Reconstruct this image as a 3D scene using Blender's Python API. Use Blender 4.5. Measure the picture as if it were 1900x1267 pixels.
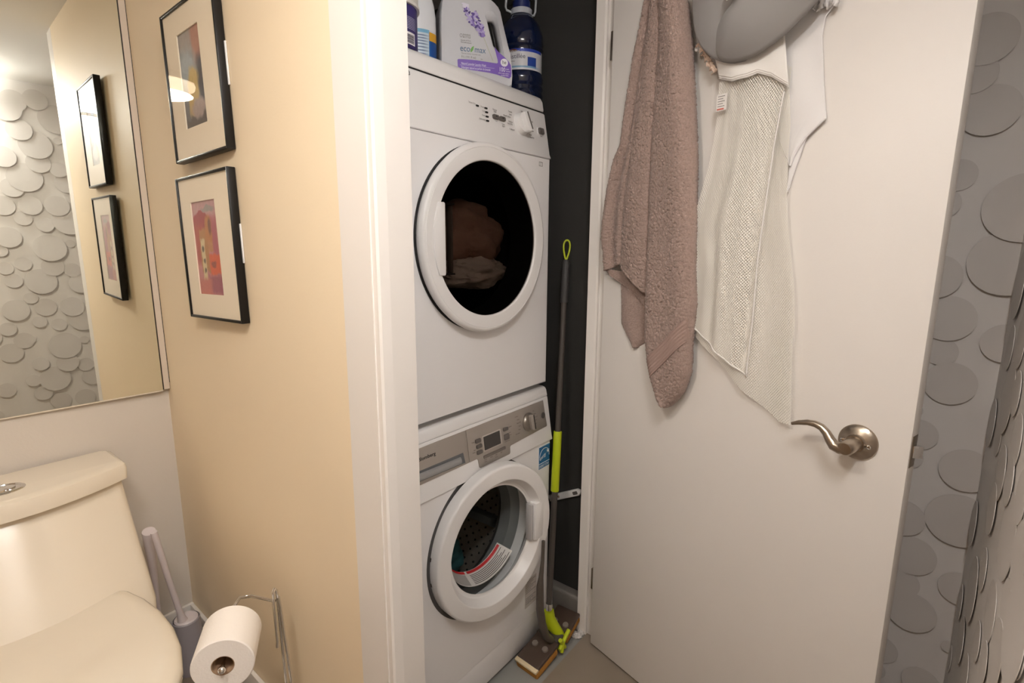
import bpy, bmesh, math, random
from math import pi, sin, cos, radians, sqrt, hypot
from mathutils import Vector, Matrix, noise

random.seed(4)
for o in list(bpy.data.objects): bpy.data.objects.remove(o)
SC = bpy.context.scene
COL = SC.collection

# ------------------------------------------------------------------ camera
CAM_H = 1.28
YAW, TILT, ROLL = radians(38.297), radians(10.416), radians(0.3456)
fw = Vector((cos(TILT)*cos(YAW), cos(TILT)*sin(YAW), -sin(TILT)))
rt = fw.cross(Vector((0, 0, 1))).normalized()
up = rt.cross(fw)
r2 = rt*cos(ROLL)+up*sin(ROLL)
u2 = up*cos(ROLL)-rt*sin(ROLL)
cd = bpy.data.cameras.new('camera')
cd.sensor_width = 36.0
cd.lens = 975.3/1900*36.0
cd.clip_start = 0.01
cam = bpy.data.objects.new('camera', cd)
COL.objects.link(cam)
cam.matrix_world = Matrix(((r2.x, u2.x, -fw.x, 0), (r2.y, u2.y, -fw.y, 0), (r2.z, u2.z, -fw.z, CAM_H), (0, 0, 0, 1)))
SC.camera = cam

# ------------------------------------------------------------------ world, exposure
w = bpy.data.worlds.new('world')
SC.world = w
w.use_nodes = True
w.node_tree.nodes['Background'].inputs[0].default_value = (1, 0.97, 0.93, 1)
w.node_tree.nodes['Background'].inputs[1].default_value = 0.05
vs = SC.view_settings
vs.view_transform = 'Standard'
vs.look = 'None'
vs.gamma = 1
vs.use_curve_mapping = False
vs.exposure = 0.30
LAMP_POWER = 7.5
LAMP_POS = (-0.12, 0.52, 2.10)
BAR_POWER = 66.0
LAMP_COLOR = (1.0, 0.93, 0.84)

# ------------------------------------------------------------------ materials
def lin(c):
    return tuple((v/255/12.92 if v/255 <= 0.04045 else ((v/255+0.055)/1.055)**2.4) for v in c)+(1,)

MATS = {}
def nt(m):
    m.use_nodes = True
    return m.node_tree, m.node_tree.nodes['Principled BSDF']

def mat(name, rgb, rough=0.5, metal=0.0, bump=0.0, scale=200.0, var=0.0, vscale=6.0, coat=0.0, spec=None, sheen=0.0, emit=0.0, sss=0.0):
    if name in MATS: return MATS[name]
    m = bpy.data.materials.new(name)
    t, b = nt(m)
    N, L = t.nodes, t.links
    c = lin(rgb)
    b.inputs['Base Color'].default_value = c
    b.inputs['Roughness'].default_value = rough
    b.inputs['Metallic'].default_value = metal
    if coat: b.inputs['Coat Weight'].default_value = coat; b.inputs['Coat Roughness'].default_value = 0.06
    if spec is not None: b.inputs['Specular IOR Level'].default_value = spec
    if sheen: b.inputs['Sheen Weight'].default_value = sheen
    if emit:
        b.inputs['Emission Color'].default_value = c
        b.inputs['Emission Strength'].default_value = emit
    tc = N.new('ShaderNodeTexCoord')
    if var:
        nz = N.new('ShaderNodeTexNoise'); nz.inputs['Scale'].default_value = vscale; nz.inputs['Detail'].default_value = 4
        L.new(tc.outputs['Object'], nz.inputs['Vector'])
        mr = N.new('ShaderNodeMapRange'); mr.inputs['To Min'].default_value = 1-var; mr.inputs['To Max'].default_value = 1+var
        L.new(nz.outputs['Fac'], mr.inputs['Value'])
        mx = N.new('ShaderNodeMix'); mx.data_type = 'RGBA'; mx.blend_type = 'MULTIPLY'; mx.inputs[0].default_value = 1
        mx.inputs[6].default_value = c
        L.new(mr.outputs[0], mx.inputs[7]); L.new(mx.outputs[2], b.inputs['Base Color'])
    if bump:
        nz = N.new('ShaderNodeTexNoise'); nz.inputs['Scale'].default_value = scale; nz.inputs['Detail'].default_value = 3
        L.new(tc.outputs['Object'], nz.inputs['Vector'])
        bp = N.new('ShaderNodeBump'); bp.inputs['Strength'].default_value = bump; bp.inputs['Distance'].default_value = 0.002
        L.new(nz.outputs['Fac'], bp.inputs['Height']); L.new(bp.outputs[0], b.inputs['Normal'])
    MATS[name] = m
    return m

def paint(name, base, layers, rough=0.6, distort=0.03, dscale=6.0, coat=0.0, var=0.0):
    """flat print: layers of soft rectangles / ellipses in UV space"""
    m = bpy.data.materials.new(name); t, b = nt(m); N, L = t.nodes, t.links
    b.inputs['Roughness'].default_value = rough
    if coat: b.inputs['Coat Weight'].default_value = coat
    uv = N.new('ShaderNodeUVMap')
    vec = uv.outputs[0]
    if distort:
        nz = N.new('ShaderNodeTexNoise'); nz.inputs['Scale'].default_value = dscale; nz.inputs['Detail'].default_value = 4
        L.new(vec, nz.inputs['Vector'])
        s = N.new('ShaderNodeVectorMath'); s.operation = 'SUBTRACT'; L.new(nz.outputs['Color'], s.inputs[0]); s.inputs[1].default_value = (.5, .5, .5)
        k = N.new('ShaderNodeVectorMath'); k.operation = 'SCALE'; L.new(s.outputs[0], k.inputs[0]); k.inputs[3].default_value = distort*2
        a = N.new('ShaderNodeVectorMath'); a.operation = 'ADD'; L.new(vec, a.inputs[0]); L.new(k.outputs[0], a.inputs[1])
        vec = a.outputs[0]
    def math(op, a, bv=None):
        n = N.new('ShaderNodeMath'); n.operation = op
        for i, v in enumerate((a, bv)):
            if v is None: continue
            if isinstance(v, (int, float)): n.inputs[i].default_value = v
            else: L.new(v, n.inputs[i])
        return n.outputs[0]
    cur = N.new('ShaderNodeRGB'); cur.outputs[0].default_value = lin(base); cur = cur.outputs[0]
    for ly in layers:
        kind, cx, cy, hx, hy, soft, rgb = ly[:7]
        op = ly[7] if len(ly) > 7 else 1.0
        sp = N.new('ShaderNodeSeparateXYZ'); L.new(vec, sp.inputs[0])
        dx = math('DIVIDE', math('SUBTRACT', sp.outputs[0], cx), hx)
        dy = math('DIVIDE', math('SUBTRACT', sp.outputs[1], cy), hy)
        if kind == 'rect': d = math('MAXIMUM', math('ABSOLUTE', dx), math('ABSOLUTE', dy))
        else: d = math('SQRT', math('ADD', math('MULTIPLY', dx, dx), math('MULTIPLY', dy, dy)))
        f = math('ADD', math('DIVIDE', math('SUBTRACT', 1.0, d), max(soft, 1e-3)), 0.5)
        n = N.new('ShaderNodeClamp'); L.new(f, n.inputs[0])
        f = math('MULTIPLY', n.outputs[0], op)
        mx = N.new('ShaderNodeMix'); mx.data_type = 'RGBA'
        L.new(f, mx.inputs[0]); L.new(cur, mx.inputs[6]); mx.inputs[7].default_value = lin(rgb)
        cur = mx.outputs[2]
    if var:
        nz = N.new('ShaderNodeTexNoise'); nz.inputs['Scale'].default_value = 14; nz.inputs['Detail'].default_value = 6
        L.new(uv.outputs[0], nz.inputs['Vector'])
        mr = N.new('ShaderNodeMapRange'); mr.inputs['To Min'].default_value = 1-var; mr.inputs['To Max'].default_value = 1+var
        L.new(nz.outputs['Fac'], mr.inputs['Value'])
        mx = N.new('ShaderNodeMix'); mx.data_type = 'RGBA'; mx.blend_type = 'MULTIPLY'; mx.inputs[0].default_value = 1
        L.new(cur, mx.inputs[6]); L.new(mr.outputs[0], mx.inputs[7]); cur = mx.outputs[2]
    L.new(cur, b.inputs['Base Color'])
    return m

def pane(name, tint, refl=0.08, rough=0.0, ior=1.45):
    """thin clear sheet: tinted see-through plus fresnel reflection"""
    m = bpy.data.materials.new(name); m.use_nodes = True; t = m.node_tree; N, L = t.nodes, t.links
    N.remove(N['Principled BSDF'])
    tr = N.new('ShaderNodeBsdfTransparent'); tr.inputs[0].default_value = (*tint, 1)
    gl = N.new('ShaderNodeBsdfGlossy'); gl.inputs['Roughness'].default_value = rough; gl.inputs[0].default_value = (1, 1, 1, 1)
    fr = N.new('ShaderNodeFresnel'); fr.inputs[0].default_value = ior
    ge = N.new('ShaderNodeNewGeometry'); iv = N.new('ShaderNodeMath'); iv.operation = 'SUBTRACT'; iv.inputs[0].default_value = 1; L.new(ge.outputs['Backfacing'], iv.inputs[1])
    mu = N.new('ShaderNodeMath'); mu.operation = 'MULTIPLY'; L.new(fr.outputs[0], mu.inputs[0]); L.new(iv.outputs[0], mu.inputs[1])
    mx = N.new('ShaderNodeMixShader'); L.new(mu.outputs[0], mx.inputs[0]); L.new(tr.outputs[0], mx.inputs[1]); L.new(gl.outputs[0], mx.inputs[2])
    L.new(mx.outputs[0], N['Material Output'].inputs[0])
    return m

def netting(name, rgb, pitch=0.0042, thr=0.35):
    m = bpy.data.materials.new(name); t, b = nt(m); N, L = t.nodes, t.links
    b.inputs['Base Color'].default_value = lin(rgb); b.inputs['Roughness'].default_value = 0.8
    uv = N.new('ShaderNodeUVMap'); sp = N.new('ShaderNodeSeparateXYZ'); L.new(uv.outputs[0], sp.inputs[0])
    def math(op, a, bv=None):
        n = N.new('ShaderNodeMath'); n.operation = op
        for i, v in enumerate((a, bv)):
            if v is None: continue
            if isinstance(v, (int, float)): n.inputs[i].default_value = v
            else: L.new(v, n.inputs[i])
        return n.outputs[0]
    a = math('MULTIPLY', sp.outputs[0], 2*pi/pitch); c = math('MULTIPLY', sp.outputs[1], 2*pi/(pitch*1.15))
    s = math('ADD', math('COSINE', math('ADD', a, c)), math('COSINE', math('SUBTRACT', a, c)))
    hole = math('GREATER_THAN', s, thr)
    L.new(math('SUBTRACT', 1.0, hole), b.inputs['Alpha'])
    return m

WHITE = mat('white_paint', (238, 233, 228), 0.35, bump=0.03, scale=90)
DOORW = mat('door_paint', (240, 235, 230), 0.42, bump=0.06, scale=260)
BEIGE = mat('beige_paint', (247, 229, 199), 0.55, bump=0.10, scale=180, var=0.015)
GREYW = mat('grey_white_paint', (214, 206, 196), 0.6, bump=0.10, scale=180, var=0.015)
PAPERW = mat('wallpaper_ground', (238, 233, 229), 0.6, bump=0.04, scale=300)
DISC = mat('wallpaper_disc', (221, 215, 210), 0.55)
CEIL = mat('ceiling_paint', (236, 232, 226), 0.8, bump=0.1, scale=120)
CHAR = mat('charcoal_paint', (44, 43, 41), 0.75, bump=0.06, scale=200)
ENAM = mat('white_enamel', (240, 238, 238), 0.28, spec=0.4)
PLAST = mat('white_plastic', (236, 234, 233), 0.35)
SILV = mat('silver_panel', (168, 160, 152), 0.42, metal=0.35, bump=0.03, scale=600)
SILVD = mat('silver_recess', (165, 166, 168), 0.35, metal=0.5)
GREYB = mat('grey_button', (96, 90, 86), 0.45)
DARK = mat('dark_print', (45, 42, 42), 0.6)
PRINT = mat('faint_print', (150, 145, 143), 0.6)
CHROME = mat('chrome', (225, 225, 225), 0.08, metal=1.0)
NICKEL = mat('satin_nickel', (172, 160, 146), 0.30, metal=1.0)
BLACK = mat('black_frame', (18, 16, 15), 0.38, spec=0.3)
CERAM = mat('toilet_ceramic', (234, 224, 207), 0.14, coat=0.4)
LIME = mat('lime_plastic', (182, 196, 24), 0.4)
GREYP = mat('dark_grey_plastic', (72, 66, 62), 0.45)
BLACKH = mat('black_void', (8, 8, 8), 0.7)

# ------------------------------------------------------------------ mesh helpers
def link(name, me, m, parent=None, smooth=False):
    o = bpy.data.objects.new(name, me); COL.objects.link(o)
    if m is not None: me.materials.append(m)
    if smooth:
        for p in me.polygons: p.use_smooth = True
        me.set_sharp_from_angle(angle=radians(38))
    if parent is not None:
        o.parent = parent
        if parent.type == 'EMPTY': o.matrix_parent_inverse = Matrix.Translation(-parent.location)
    return o

def bmo(name, bm, m, parent=None, smooth=True, M=None, normals=True):
    if M is not None: bm.transform(M)
    if normals: bmesh.ops.recalc_face_normals(bm, faces=bm.faces[:])
    me = bpy.data.meshes.new(name); bm.to_mesh(me); bm.free()
    return link(name, me, m, parent, smooth)

def thing(name, label, cat, loc=(0, 0, 0), group=None):
    o = bpy.data.objects.new(name, None); COL.objects.link(o); o.location = loc
    o.empty_display_size = 0.05
    tag(o, label, cat, group); return o

def tag(o, label=None, cat=None, group=None, kind=None):
    if label: o['label'] = label
    if cat: o['category'] = cat
    if group: o['group'] = group
    if kind: o['kind'] = kind
    return o

def struct(o, label=None):
    o['kind'] = 'structure'
    if label: o['label'] = label
    return o

def frame(o, ex, ey):
    ex = Vector(ex).normalized(); ey = Vector(ey); ez = ex.cross(ey).normalized(); ey = ez.cross(ex)
    return Matrix(((ex.x, ey.x, ez.x, o[0]), (ex.y, ey.y, ez.y, o[1]), (ex.z, ey.z, ez.z, o[2]), (0, 0, 0, 1)))

def box(name, lo, hi, m, parent=None, bev=0.0, seg=2, M=None):
    bm = bmesh.new(); bmesh.ops.create_cube(bm, size=1)
    lo, hi = Vector(lo), Vector(hi); c = (lo+hi)/2; s = hi-lo
    for v in bm.verts: v.co = Vector((v.co.x*s.x, v.co.y*s.y, v.co.z*s.z))+c
    if bev: bmesh.ops.bevel(bm, geom=bm.edges[:], offset=bev, segments=seg, affect='EDGES', profile=0.5)
    return bmo(name, bm, m, parent, bool(bev), M)

def prism(name, pts, a, b, m, parent=None, M=None, bev=0.0, seg=2, smooth=True, axis='Z'):
    """polygon pts extruded from a to b; axis X: pts=(y,z); Y: pts=(x,z); Z: pts=(x,y)"""
    bm = bmesh.new()
    def P(p, t): return {'X': (t, p[0], p[1]), 'Y': (p[0], t, p[1]), 'Z': (p[0], p[1], t)}[axis]
    A = [bm.verts.new(P(p, a)) for p in pts]; B = [bm.verts.new(P(p, b)) for p in pts]
    n = len(pts)
    bm.faces.new(A); bm.faces.new(B[::-1])
    for i in range(n): bm.faces.new((A[i], B[i], B[(i+1) % n], A[(i+1) % n]))
    if bev:
        bmesh.ops.recalc_face_normals(bm, faces=bm.faces[:])
        ed = [e for e in bm.edges if e.calc_face_angle(0) > radians(35)]
        bmesh.ops.bevel(bm, geom=ed, offset=bev, segments=seg, affect='EDGES', profile=0.5)
    return bmo(name, bm, m, parent, smooth, M)

def lathe(name, prof, m, parent=None, M=None, seg=48, a0=0.0, a1=2*pi, smooth=True, uv=False, sx=1.0, sy=1.0):
    """prof: (r,z) about local Z"""
    bm = bmesh.new(); full = abs(a1-a0-2*pi) < 1e-6
    n = seg if full else seg+1
    rows = []
    for r, z in prof:
        if r < 1e-6 and full: rows.append([bm.verts.new((0, 0, z))])
        else: rows.append([bm.verts.new((r*cos(a0+(a1-a0)*i/seg)*sx, r*sin(a0+(a1-a0)*i/seg)*sy, z)) for i in range(n)])
    ul = bm.loops.layers.uv.new('UVMap') if uv else None
    K = len(prof)-1
    for k in range(K):
        A, B = rows[k], rows[k+1]
        for i in range(seg):
            j = (i+1) % n
            if len(A) == 1 and len(B) == 1: continue
            if len(A) == 1: f = bm.faces.new((A[0], B[j], B[i]))
            elif len(B) == 1: f = bm.faces.new((A[i], A[j], B[0]))
            else:
                f = bm.faces.new((A[i], A[j], B[j], B[i]))
                if uv:
                    for lp, q in zip(f.loops, ((i, k), (i+1, k), (i+1, k+1), (i, k+1))): lp[ul].uv = (q[0]/seg, q[1]/K)
    return bmo(name, bm, m, parent, smooth, M, normals=not uv or full)

def tube(name, pts, rad, m, parent=None, seg=14, M=None, closed=False, flat=1.0, caps=True):
    pts = [Vector(p) for p in pts]; n = len(pts)
    R = rad if isinstance(rad, (list, tuple)) else [rad]*n
    bm = bmesh.new(); rings = []
    T = []
    for i in range(n):
        if closed: t = pts[(i+1) % n]-pts[i-1]
        else: t = pts[min(i+1, n-1)]-pts[max(i-1, 0)]
        T.append(t.normalized())
    ref = Vector((0, 0, 1)) if abs(T[0].z) < 0.9 else Vector((1, 0, 0))
    u = T[0].cross(ref).normalized()
    for i in range(n):
        u = (u-T[i]*u.dot(T[i])).normalized(); v = T[i].cross(u)
        rings.append([bm.verts.new(pts[i]+(u*cos(2*pi*k/seg)+v*sin(2*pi*k/seg)*flat)*R[i]) for k in range(seg)])
    for i in range(n if closed else n-1):
        A, B = rings[i], rings[(i+1) % n]
        for k in range(seg): bm.faces.new((A[k], A[(k+1) % seg], B[(k+1) % seg], B[k]))
    if caps and not closed: bm.faces.new(rings[0][::-1]); bm.faces.new(rings[-1])
    return bmo(name, bm, m, parent, True, M)

def quad(name, cs, m, parent=None, M=None):
    me = bpy.data.meshes.new(name); me.from_pydata([Vector(c) if M is None else M @ Vector(c) for c in cs], [], [(0, 1, 2, 3)])
    ul = me.uv_layers.new(name='UVMap')
    for i, q in enumerate(((0, 0), (1, 0), (1, 1), (0, 1))): ul.data[i].uv = q
    return link(name, me, m, parent)

def grid(name, P, m, parent=None, uvs=None, thick=0.0, smooth=True):
    """P[row][col] of Vectors -> sheet (optionally solid)"""
    R, C = len(P), len(P[0]); V = [p for r in P for p in r]
    F = [(i*C+j, i*C+j+1, (i+1)*C+j+1, (i+1)*C+j) for i in range(R-1) for j in range(C-1)]
    me = bpy.data.meshes.new(name); me.from_pydata(V, [], F)
    if uvs:
        ul = me.uv_layers.new(name='UVMap')
        for lp in me.loops: ul.data[lp.index].uv = uvs[lp.vertex_index // C][lp.vertex_index % C]
    o = link(name, me, m, parent)
    if smooth:
        for p in me.polygons: p.use_smooth = True
    if thick:
        s = o.modifiers.new('solid', 'SOLIDIFY'); s.thickness = thick; s.offset = 0
    return o

def text(name, s, size, M, m, parent=None, ext=0.0002, ax='LEFT', sx=1.0):
    cu = bpy.data.curves.new(name, 'FONT'); cu.body = s; cu.size = size; cu.extrude = ext; cu.align_x = ax; cu.resolution_u = 3
    o = bpy.data.objects.new(name, cu)
    me = bpy.data.meshes.new_from_object(o)
    bpy.data.objects.remove(o); bpy.data.curves.remove(cu)
    me.transform(M @ Matrix.Diagonal((sx, 1, 1, 1)))
    me.materials.clear()
    return link(name, me, m, parent)

def lerp(a, b, t): return a+(b-a)*t
def sample(pl, z):
    """pl: (u,z) polyline, find u at z (z descending)"""
    if z >= pl[0][1]: return pl[0][0]
    for (a, za), (b, zb) in zip(pl, pl[1:]):
        if zb <= z <= za: return lerp(a, b, (za-z)/max(za-zb, 1e-6))
    return pl[-1][0]

def arc(cx, cy, r, a0, a1, n): return [(cx+r*cos(radians(lerp(a0, a1, i/n))), cy+r*sin(radians(lerp(a0, a1, i/n)))) for i in range(n+1)]

# ------------------------------------------------------------------ the room
XL, XB, XE = -0.90, 0.57, 1.52
YD, YA, YC = -0.14, 1.7936, 0.728
HC = 2.10
FLOOR = mat('floor_tile', (138, 126, 112), 0.35, bump=0.05, scale=60, var=0.06, vscale=9)
FLOORC = mat('closet_floor', (150, 150, 146), 0.25, bump=0.08, scale=40, var=0.12, vscale=14)
struct(box('floor', (XL, YD, -0.08), (XE, 0.765, 0.0), FLOOR))
struct(box('floor_toilet_corner', (XL, 0.765, -0.08), (XB, YA, 0.0), FLOOR))
struct(box('floor_closet', (XB, 0.765, -0.08), (1.55, 1.60, -0.002), FLOORC))
struct(box('ceiling', (XL, YD, HC), (1.60, YA, HC+0.06), CEIL))
struct(box('wall_back', (XL, YA, 0), (XB+0.06, YA+0.08, HC), GREYW), 'grey white wall behind the toilet and mirror')
wb = struct(prism('wall_beige', [(0.5447, 0.8112), (XB, YA), (XB+0.075, YA), (XB+0.075, 0.8112)], 0, HC, BEIGE, axis='Z', smooth=False), 'beige wall with the two framed pictures')
struct(box('wall_left', (XL-0.08, YD, 0), (XL, YA, HC), mat('tan_paint', (168, 142, 112), 0.6)))
wd = struct(box('wall_front', (XL, YD-0.08, 0), (XE+0.08, YD, HC), PAPERW), 'wall papered with grey discs, seen in the mirror')
we = struct(box('wall_right', (XE, YD, 0), (XE+0.08, 0.80, HC), PAPERW), 'wall papered with grey discs behind the open door')
struct(box('wall_closet_front_left', (0.5445, YC, 0), (0.615, 0.811, HC), WHITE))
struct(box('wall_closet_front_right', (1.40, YC, 0), (XE, 0.80, HC), WHITE))
struct(box('wall_closet_header', (0.615, YC, 2.045), (1.40, 0.80, HC), WHITE))
struct(box('wall_closet_left', (XB+0.075, 0.811, 0), (XB+0.085, 1.55, HC), CHAR))
struct(box('wall_closet_right', (1.435, 0.80, 0), (1.52, 1.60, HC), CHAR))
struct(box('wall_closet_back', (XB+0.075, 1.55, 0), (1.435, 1.60, HC), CHAR))
# casing (left), jambs and stops
struct(prism('trim_1', [(0.547, 0.7295), (0.547, 0.717), (0.551, 0.714), (0.570, 0.7125), (0.612, 0.715), (0.626, 0.716), (0.626, 0.7295)], 0, 2.10, WHITE, axis='Z', smooth=False), 'white flat door casing left of the laundry closet')
struct(box('trim_2', (0.612, 0.73, 0), (0.626, 0.80, 2.045), WHITE, bev=0.001))
struct(box('trim_3', (1.382, 0.726, 0), (1.400, 0.797, 2.045), WHITE, bev=0.0015), 'white hinge side door jamb')
struct(prism('trim_4', [(1.372, 0.797), (1.3715, 0.770), (1.374, 0.764), (1.382, 0.763), (1.382, 0.797)], 0, 2.04, WHITE, axis='Z', smooth=False), 'white door stop on the hinge side jamb')
struct(prism('trim_5', [(1.390, YC), (1.390, 0.716), (1.45, 0.711), (1.462, 0.714), (1.462, YC)], 0, 2.10, WHITE, axis='Z', smooth=False))
for nm, lo, hi in (('baseboard_back', (XL, YA-0.013, 0), (XB, YA, 0.112)),):
    struct(box(nm, lo, hi, WHITE, bev=0.004))
struct(prism('baseboard_beige', [(0.5447-0.012, 0.815), (XB-0.013, YA-0.013), (XB-0.001, YA-0.013), (0.5447-0.0002, 0.815)], 0, 0.112, WHITE, axis='Z', bev=0.003))
struct(prism('baseboard_closet', [(1.435, 0), (1.395, 0), (1.398, 0.09), (1.405, 0.099), (1.435, 0.099)], 0.80, 1.55, mat('grey_base', (118, 112, 106), 0.4), axis='Y', bev=0.003), 'grey plastic skirting inside the closet')

# paper discs of the wallpaper
DE = [(-0.035, 1.699, 0.05), (0.021, 1.797, 0.04), (-0.024, 1.634, 0.038), (-0.057, 1.559, 0.05), (0.008, 1.492, 0.028), (-0.022, 1.433, 0.033), (-0.003, 1.374, 0.032), (-0.138, 1.361, 0.07), (-0.126, 1.249, 0.068), (-0.009, 1.216, 0.048), (-0.042, 1.124, 0.05), (-0.039, 1.048, 0.031), (-0.063, 0.978, 0.048), (-0.142, 1.079, 0.041), (-0.007, 0.904, 0.017), (-0.023, 0.847, 0.036), (-0.011, 0.788, 0.027), (-0.115, 0.783, 0.049), (-0.117, 0.661, 0.062), (-0.016, 0.634, 0.044), (-0.044, 0.543, 0.048), (-0.033, 0.465, 0.036), (-0.059, 0.397, 0.05), (-0.139, 0.496, 0.04), (-0.138, 0.341, 0.015), (-0.013, 0.267, 0.035), (-0.005, 0.204, 0.024), (-0.099, 0.219, 0.039)]
DM = [(0.653, 1.935, 0.072), (0.558, 1.797, 0.068), (0.558, 1.709, 0.05), (0.649, 1.828, 0.018), (0.636, 1.682, 0.038), (0.497, 1.631, 0.071), (0.659, 1.613, 0.049), (0.442, 1.576, 0.046), (0.501, 1.492, 0.048), (0.608, 1.495, 0.052), (0.397, 1.486, 0.048), (0.466, 1.426, 0.036), (0.648, 1.419, 0.072), (0.548, 1.396, 0.037), (0.553, 1.276, 0.069), (0.64, 1.299, 0.021), (0.553, 1.177, 0.048), (0.633, 1.157, 0.037), (0.498, 1.102, 0.065), (0.659, 1.083, 0.051), (0.499, 0.965, 0.046), (0.61, 0.959, 0.052), (0.649, 0.892, 0.067), (0.447, 1.017, 0.029), (0.466, 0.89, 0.03), (0.543, 0.867, 0.033), (0.554, 0.75, 0.07), (0.64, 0.772, 0.02), (0.444, 0.665, 0.035), (0.554, 0.656, 0.049), (0.631, 0.632, 0.037), (0.493, 0.576, 0.066), (0.653, 0.562, 0.048), (0.405, 0.581, 0.031), (0.436, 0.506, 0.038), (0.503, 0.45, 0.045), (0.608, 0.446, 0.046), (0.421, 0.8, 0.02), (0.398, 1.33, 0.052), (0.36, 1.263, 0.03), (0.368, 1.174, 0.032), (0.391, 1.11, 0.036), (0.438, 1.194, 0.034), (0.382, 0.958, 0.054), (0.34, 0.864, 0.034), (0.394, 0.798, 0.041), (0.337, 0.74, 0.049), (0.297, 0.549, 0.037), (0.503, 1.864, 0.052), (0.466, 1.96, 0.061), (0.427, 1.725, 0.051), (0.498, 2.0, 0.052), (0.584, 2.02, 0.05)]
DD = [(1.34, 0.923, 0.04), (1.125, 0.977, 0.045), (1.22, 0.889, 0.05), (1.114, 0.911, 0.04), (1.237, 0.813, 0.048), (1.049, 0.846, 0.068), (0.933, 0.87, 0.05), (1.216, 0.703, 0.04), (1.30, 0.615, 0.065), (1.445, 0.502, 0.04), (1.073, 0.704, 0.05), (0.961, 0.784, 0.035), (1.138, 0.605, 0.035), (1.036, 0.634, 0.034), (0.948, 0.709, 0.05), (1.469, 0.343, 0.03), (1.204, 0.49, 0.04), (0.997, 0.931, 0.04), (0.822, 0.807, 0.04), (1.457, 0.687, 0.05), (1.4, 1.087, 0.045), (1.269, 1.12, 0.051), (1.209, 1.036, 0.04), (1.41, 1.21, 0.068)]
def fill(lst, lo, hi, zl, zh, n):
    for _ in range(n*6):
        if n <= 0: break
        r = random.choice((0.03, 0.036, 0.048, 0.052, 0.068)); a, z = random.uniform(lo, hi), random.uniform(zl, zh)
        if all(hypot(a-x, z-y) > 0.78*(r+q) for x, y, q in lst): lst.append((a, z, r)); n -= 1
fill(DD, 0.75, 1.47, 0.12, 2.0, 40)
DM2 = list(DM); fill(DM2, 0.74, 0.88, 0.12, 2.0, 14); fill(DM2, -0.3, 0.28, 0.3, 2.0, 26)
DE2 = list(DE); fill(DE2, 0.08, 0.62, 0.3, 2.0, 28)
bm = bmesh.new()
bmesh.ops.create_cone(bm, cap_ends=True, segments=48, radius1=1.0, radius2=1.0, depth=1.0)
for v in bm.verts: v.co.z = 0.5 if v.co.z > 0 else -0.5
disc_me = bpy.data.meshes.new('paper_disc'); bm.to_mesh(disc_me); bm.free(); disc_me.materials.append(DISC)
def disc(parent, pos, axis_n, r, k, t0=1.6, t1=3.0):
    o = bpy.data.objects.new('paper_disc', disc_me); COL.objects.link(o); o.parent = parent
    tilt = radians(random.uniform(t0, t1))
    lift = r*sin(tilt)+0.0008+0.0006*(k % 5)
    n = Vector(axis_n); z = Vector((0, 0, 1)); side = z.cross(n)
    nn = (n*cos(tilt)+z*sin(tilt)).normalized()
    yy = nn.cross(side).normalized()
    p = Vector(pos)+n*lift
    R = Matrix(((side.x, yy.x, nn.x), (side.y, yy.y, nn.y), (side.z, yy.z, nn.z)))
    o.matrix_basis = Matrix.Translation(p) @ R.to_4x4() @ Matrix.Diagonal((r, r, 0.0009, 1))
for k, (a, z, r) in enumerate(DE2): disc(we, (XE, a, z), (-1, 0, 0), r, k)
for k, (a, z, r) in enumerate(DM2): disc(wd, (a, YD, z), (0, 1, 0), r, k, 2.2, 3.8)
for k, (a, z, r) in enumerate(DD): disc(wd, (a, YD, z), (0, 1, 0), r, k, 0.5, 1.0)

# ------------------------------------------------------------------ ceiling lamp (above the frame)
lamp = thing('ceiling_lamp', 'round flush ceiling lamp with a frosted glass diffuser', 'lamp', LAMP_POS)
LM = Matrix.Translation(LAMP_POS)
lathe('lamp_base', [(0.0, 0.0), (0.165, 0.0), (0.17, -0.012), (0.168, -0.03), (0.155, -0.03)], CHROME, lamp, LM)
GLOW = mat('lamp_glass', (255, 232, 205), 0.5, emit=4.0)
lathe('diffuser', [(0.155, -0.028), (0.15, -0.045), (0.12, -0.062), (0.06, -0.072), (0, -0.074)], GLOW, lamp, LM)
ld = bpy.data.lights.new('lamp_light', 'AREA'); ld.shape = 'DISK'; ld.size = 0.28; ld.energy = LAMP_POWER; ld.color = LAMP_COLOR
lo_ = bpy.data.objects.new('lamp_light', ld); COL.objects.link(lo_); lo_.parent = lamp; lo_.location = (0, 0, -0.08)

# ------------------------------------------------------------------ glowing bar added behind the camera in place of bounced flash
BX0, BX1, BZ = -0.06, 0.38, 2.015
bar = thing('added_glow_bar', 'long glowing bar added high on the papered wall in place of bounced flash', 'lamp', (0.16, YD, BZ))
box('back_plate', (BX0+0.02, YD, BZ-0.03), (BX1-0.02, YD+0.02, BZ+0.03), CHROME, bar, bev=0.004)
tube('glow_tube', [(BX0, YD+0.065, BZ), (BX1, YD+0.065, BZ)], 0.030, mat('bar_glow', (254, 252, 250), 0.5, emit=BAR_POWER), bar, seg=24)
for x in (BX0-0.01, BX1): tube('end_cap', [(x, YD+0.065, BZ), (x+0.01, YD+0.065, BZ)], 0.032, CHROME, bar, seg=24)

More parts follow.
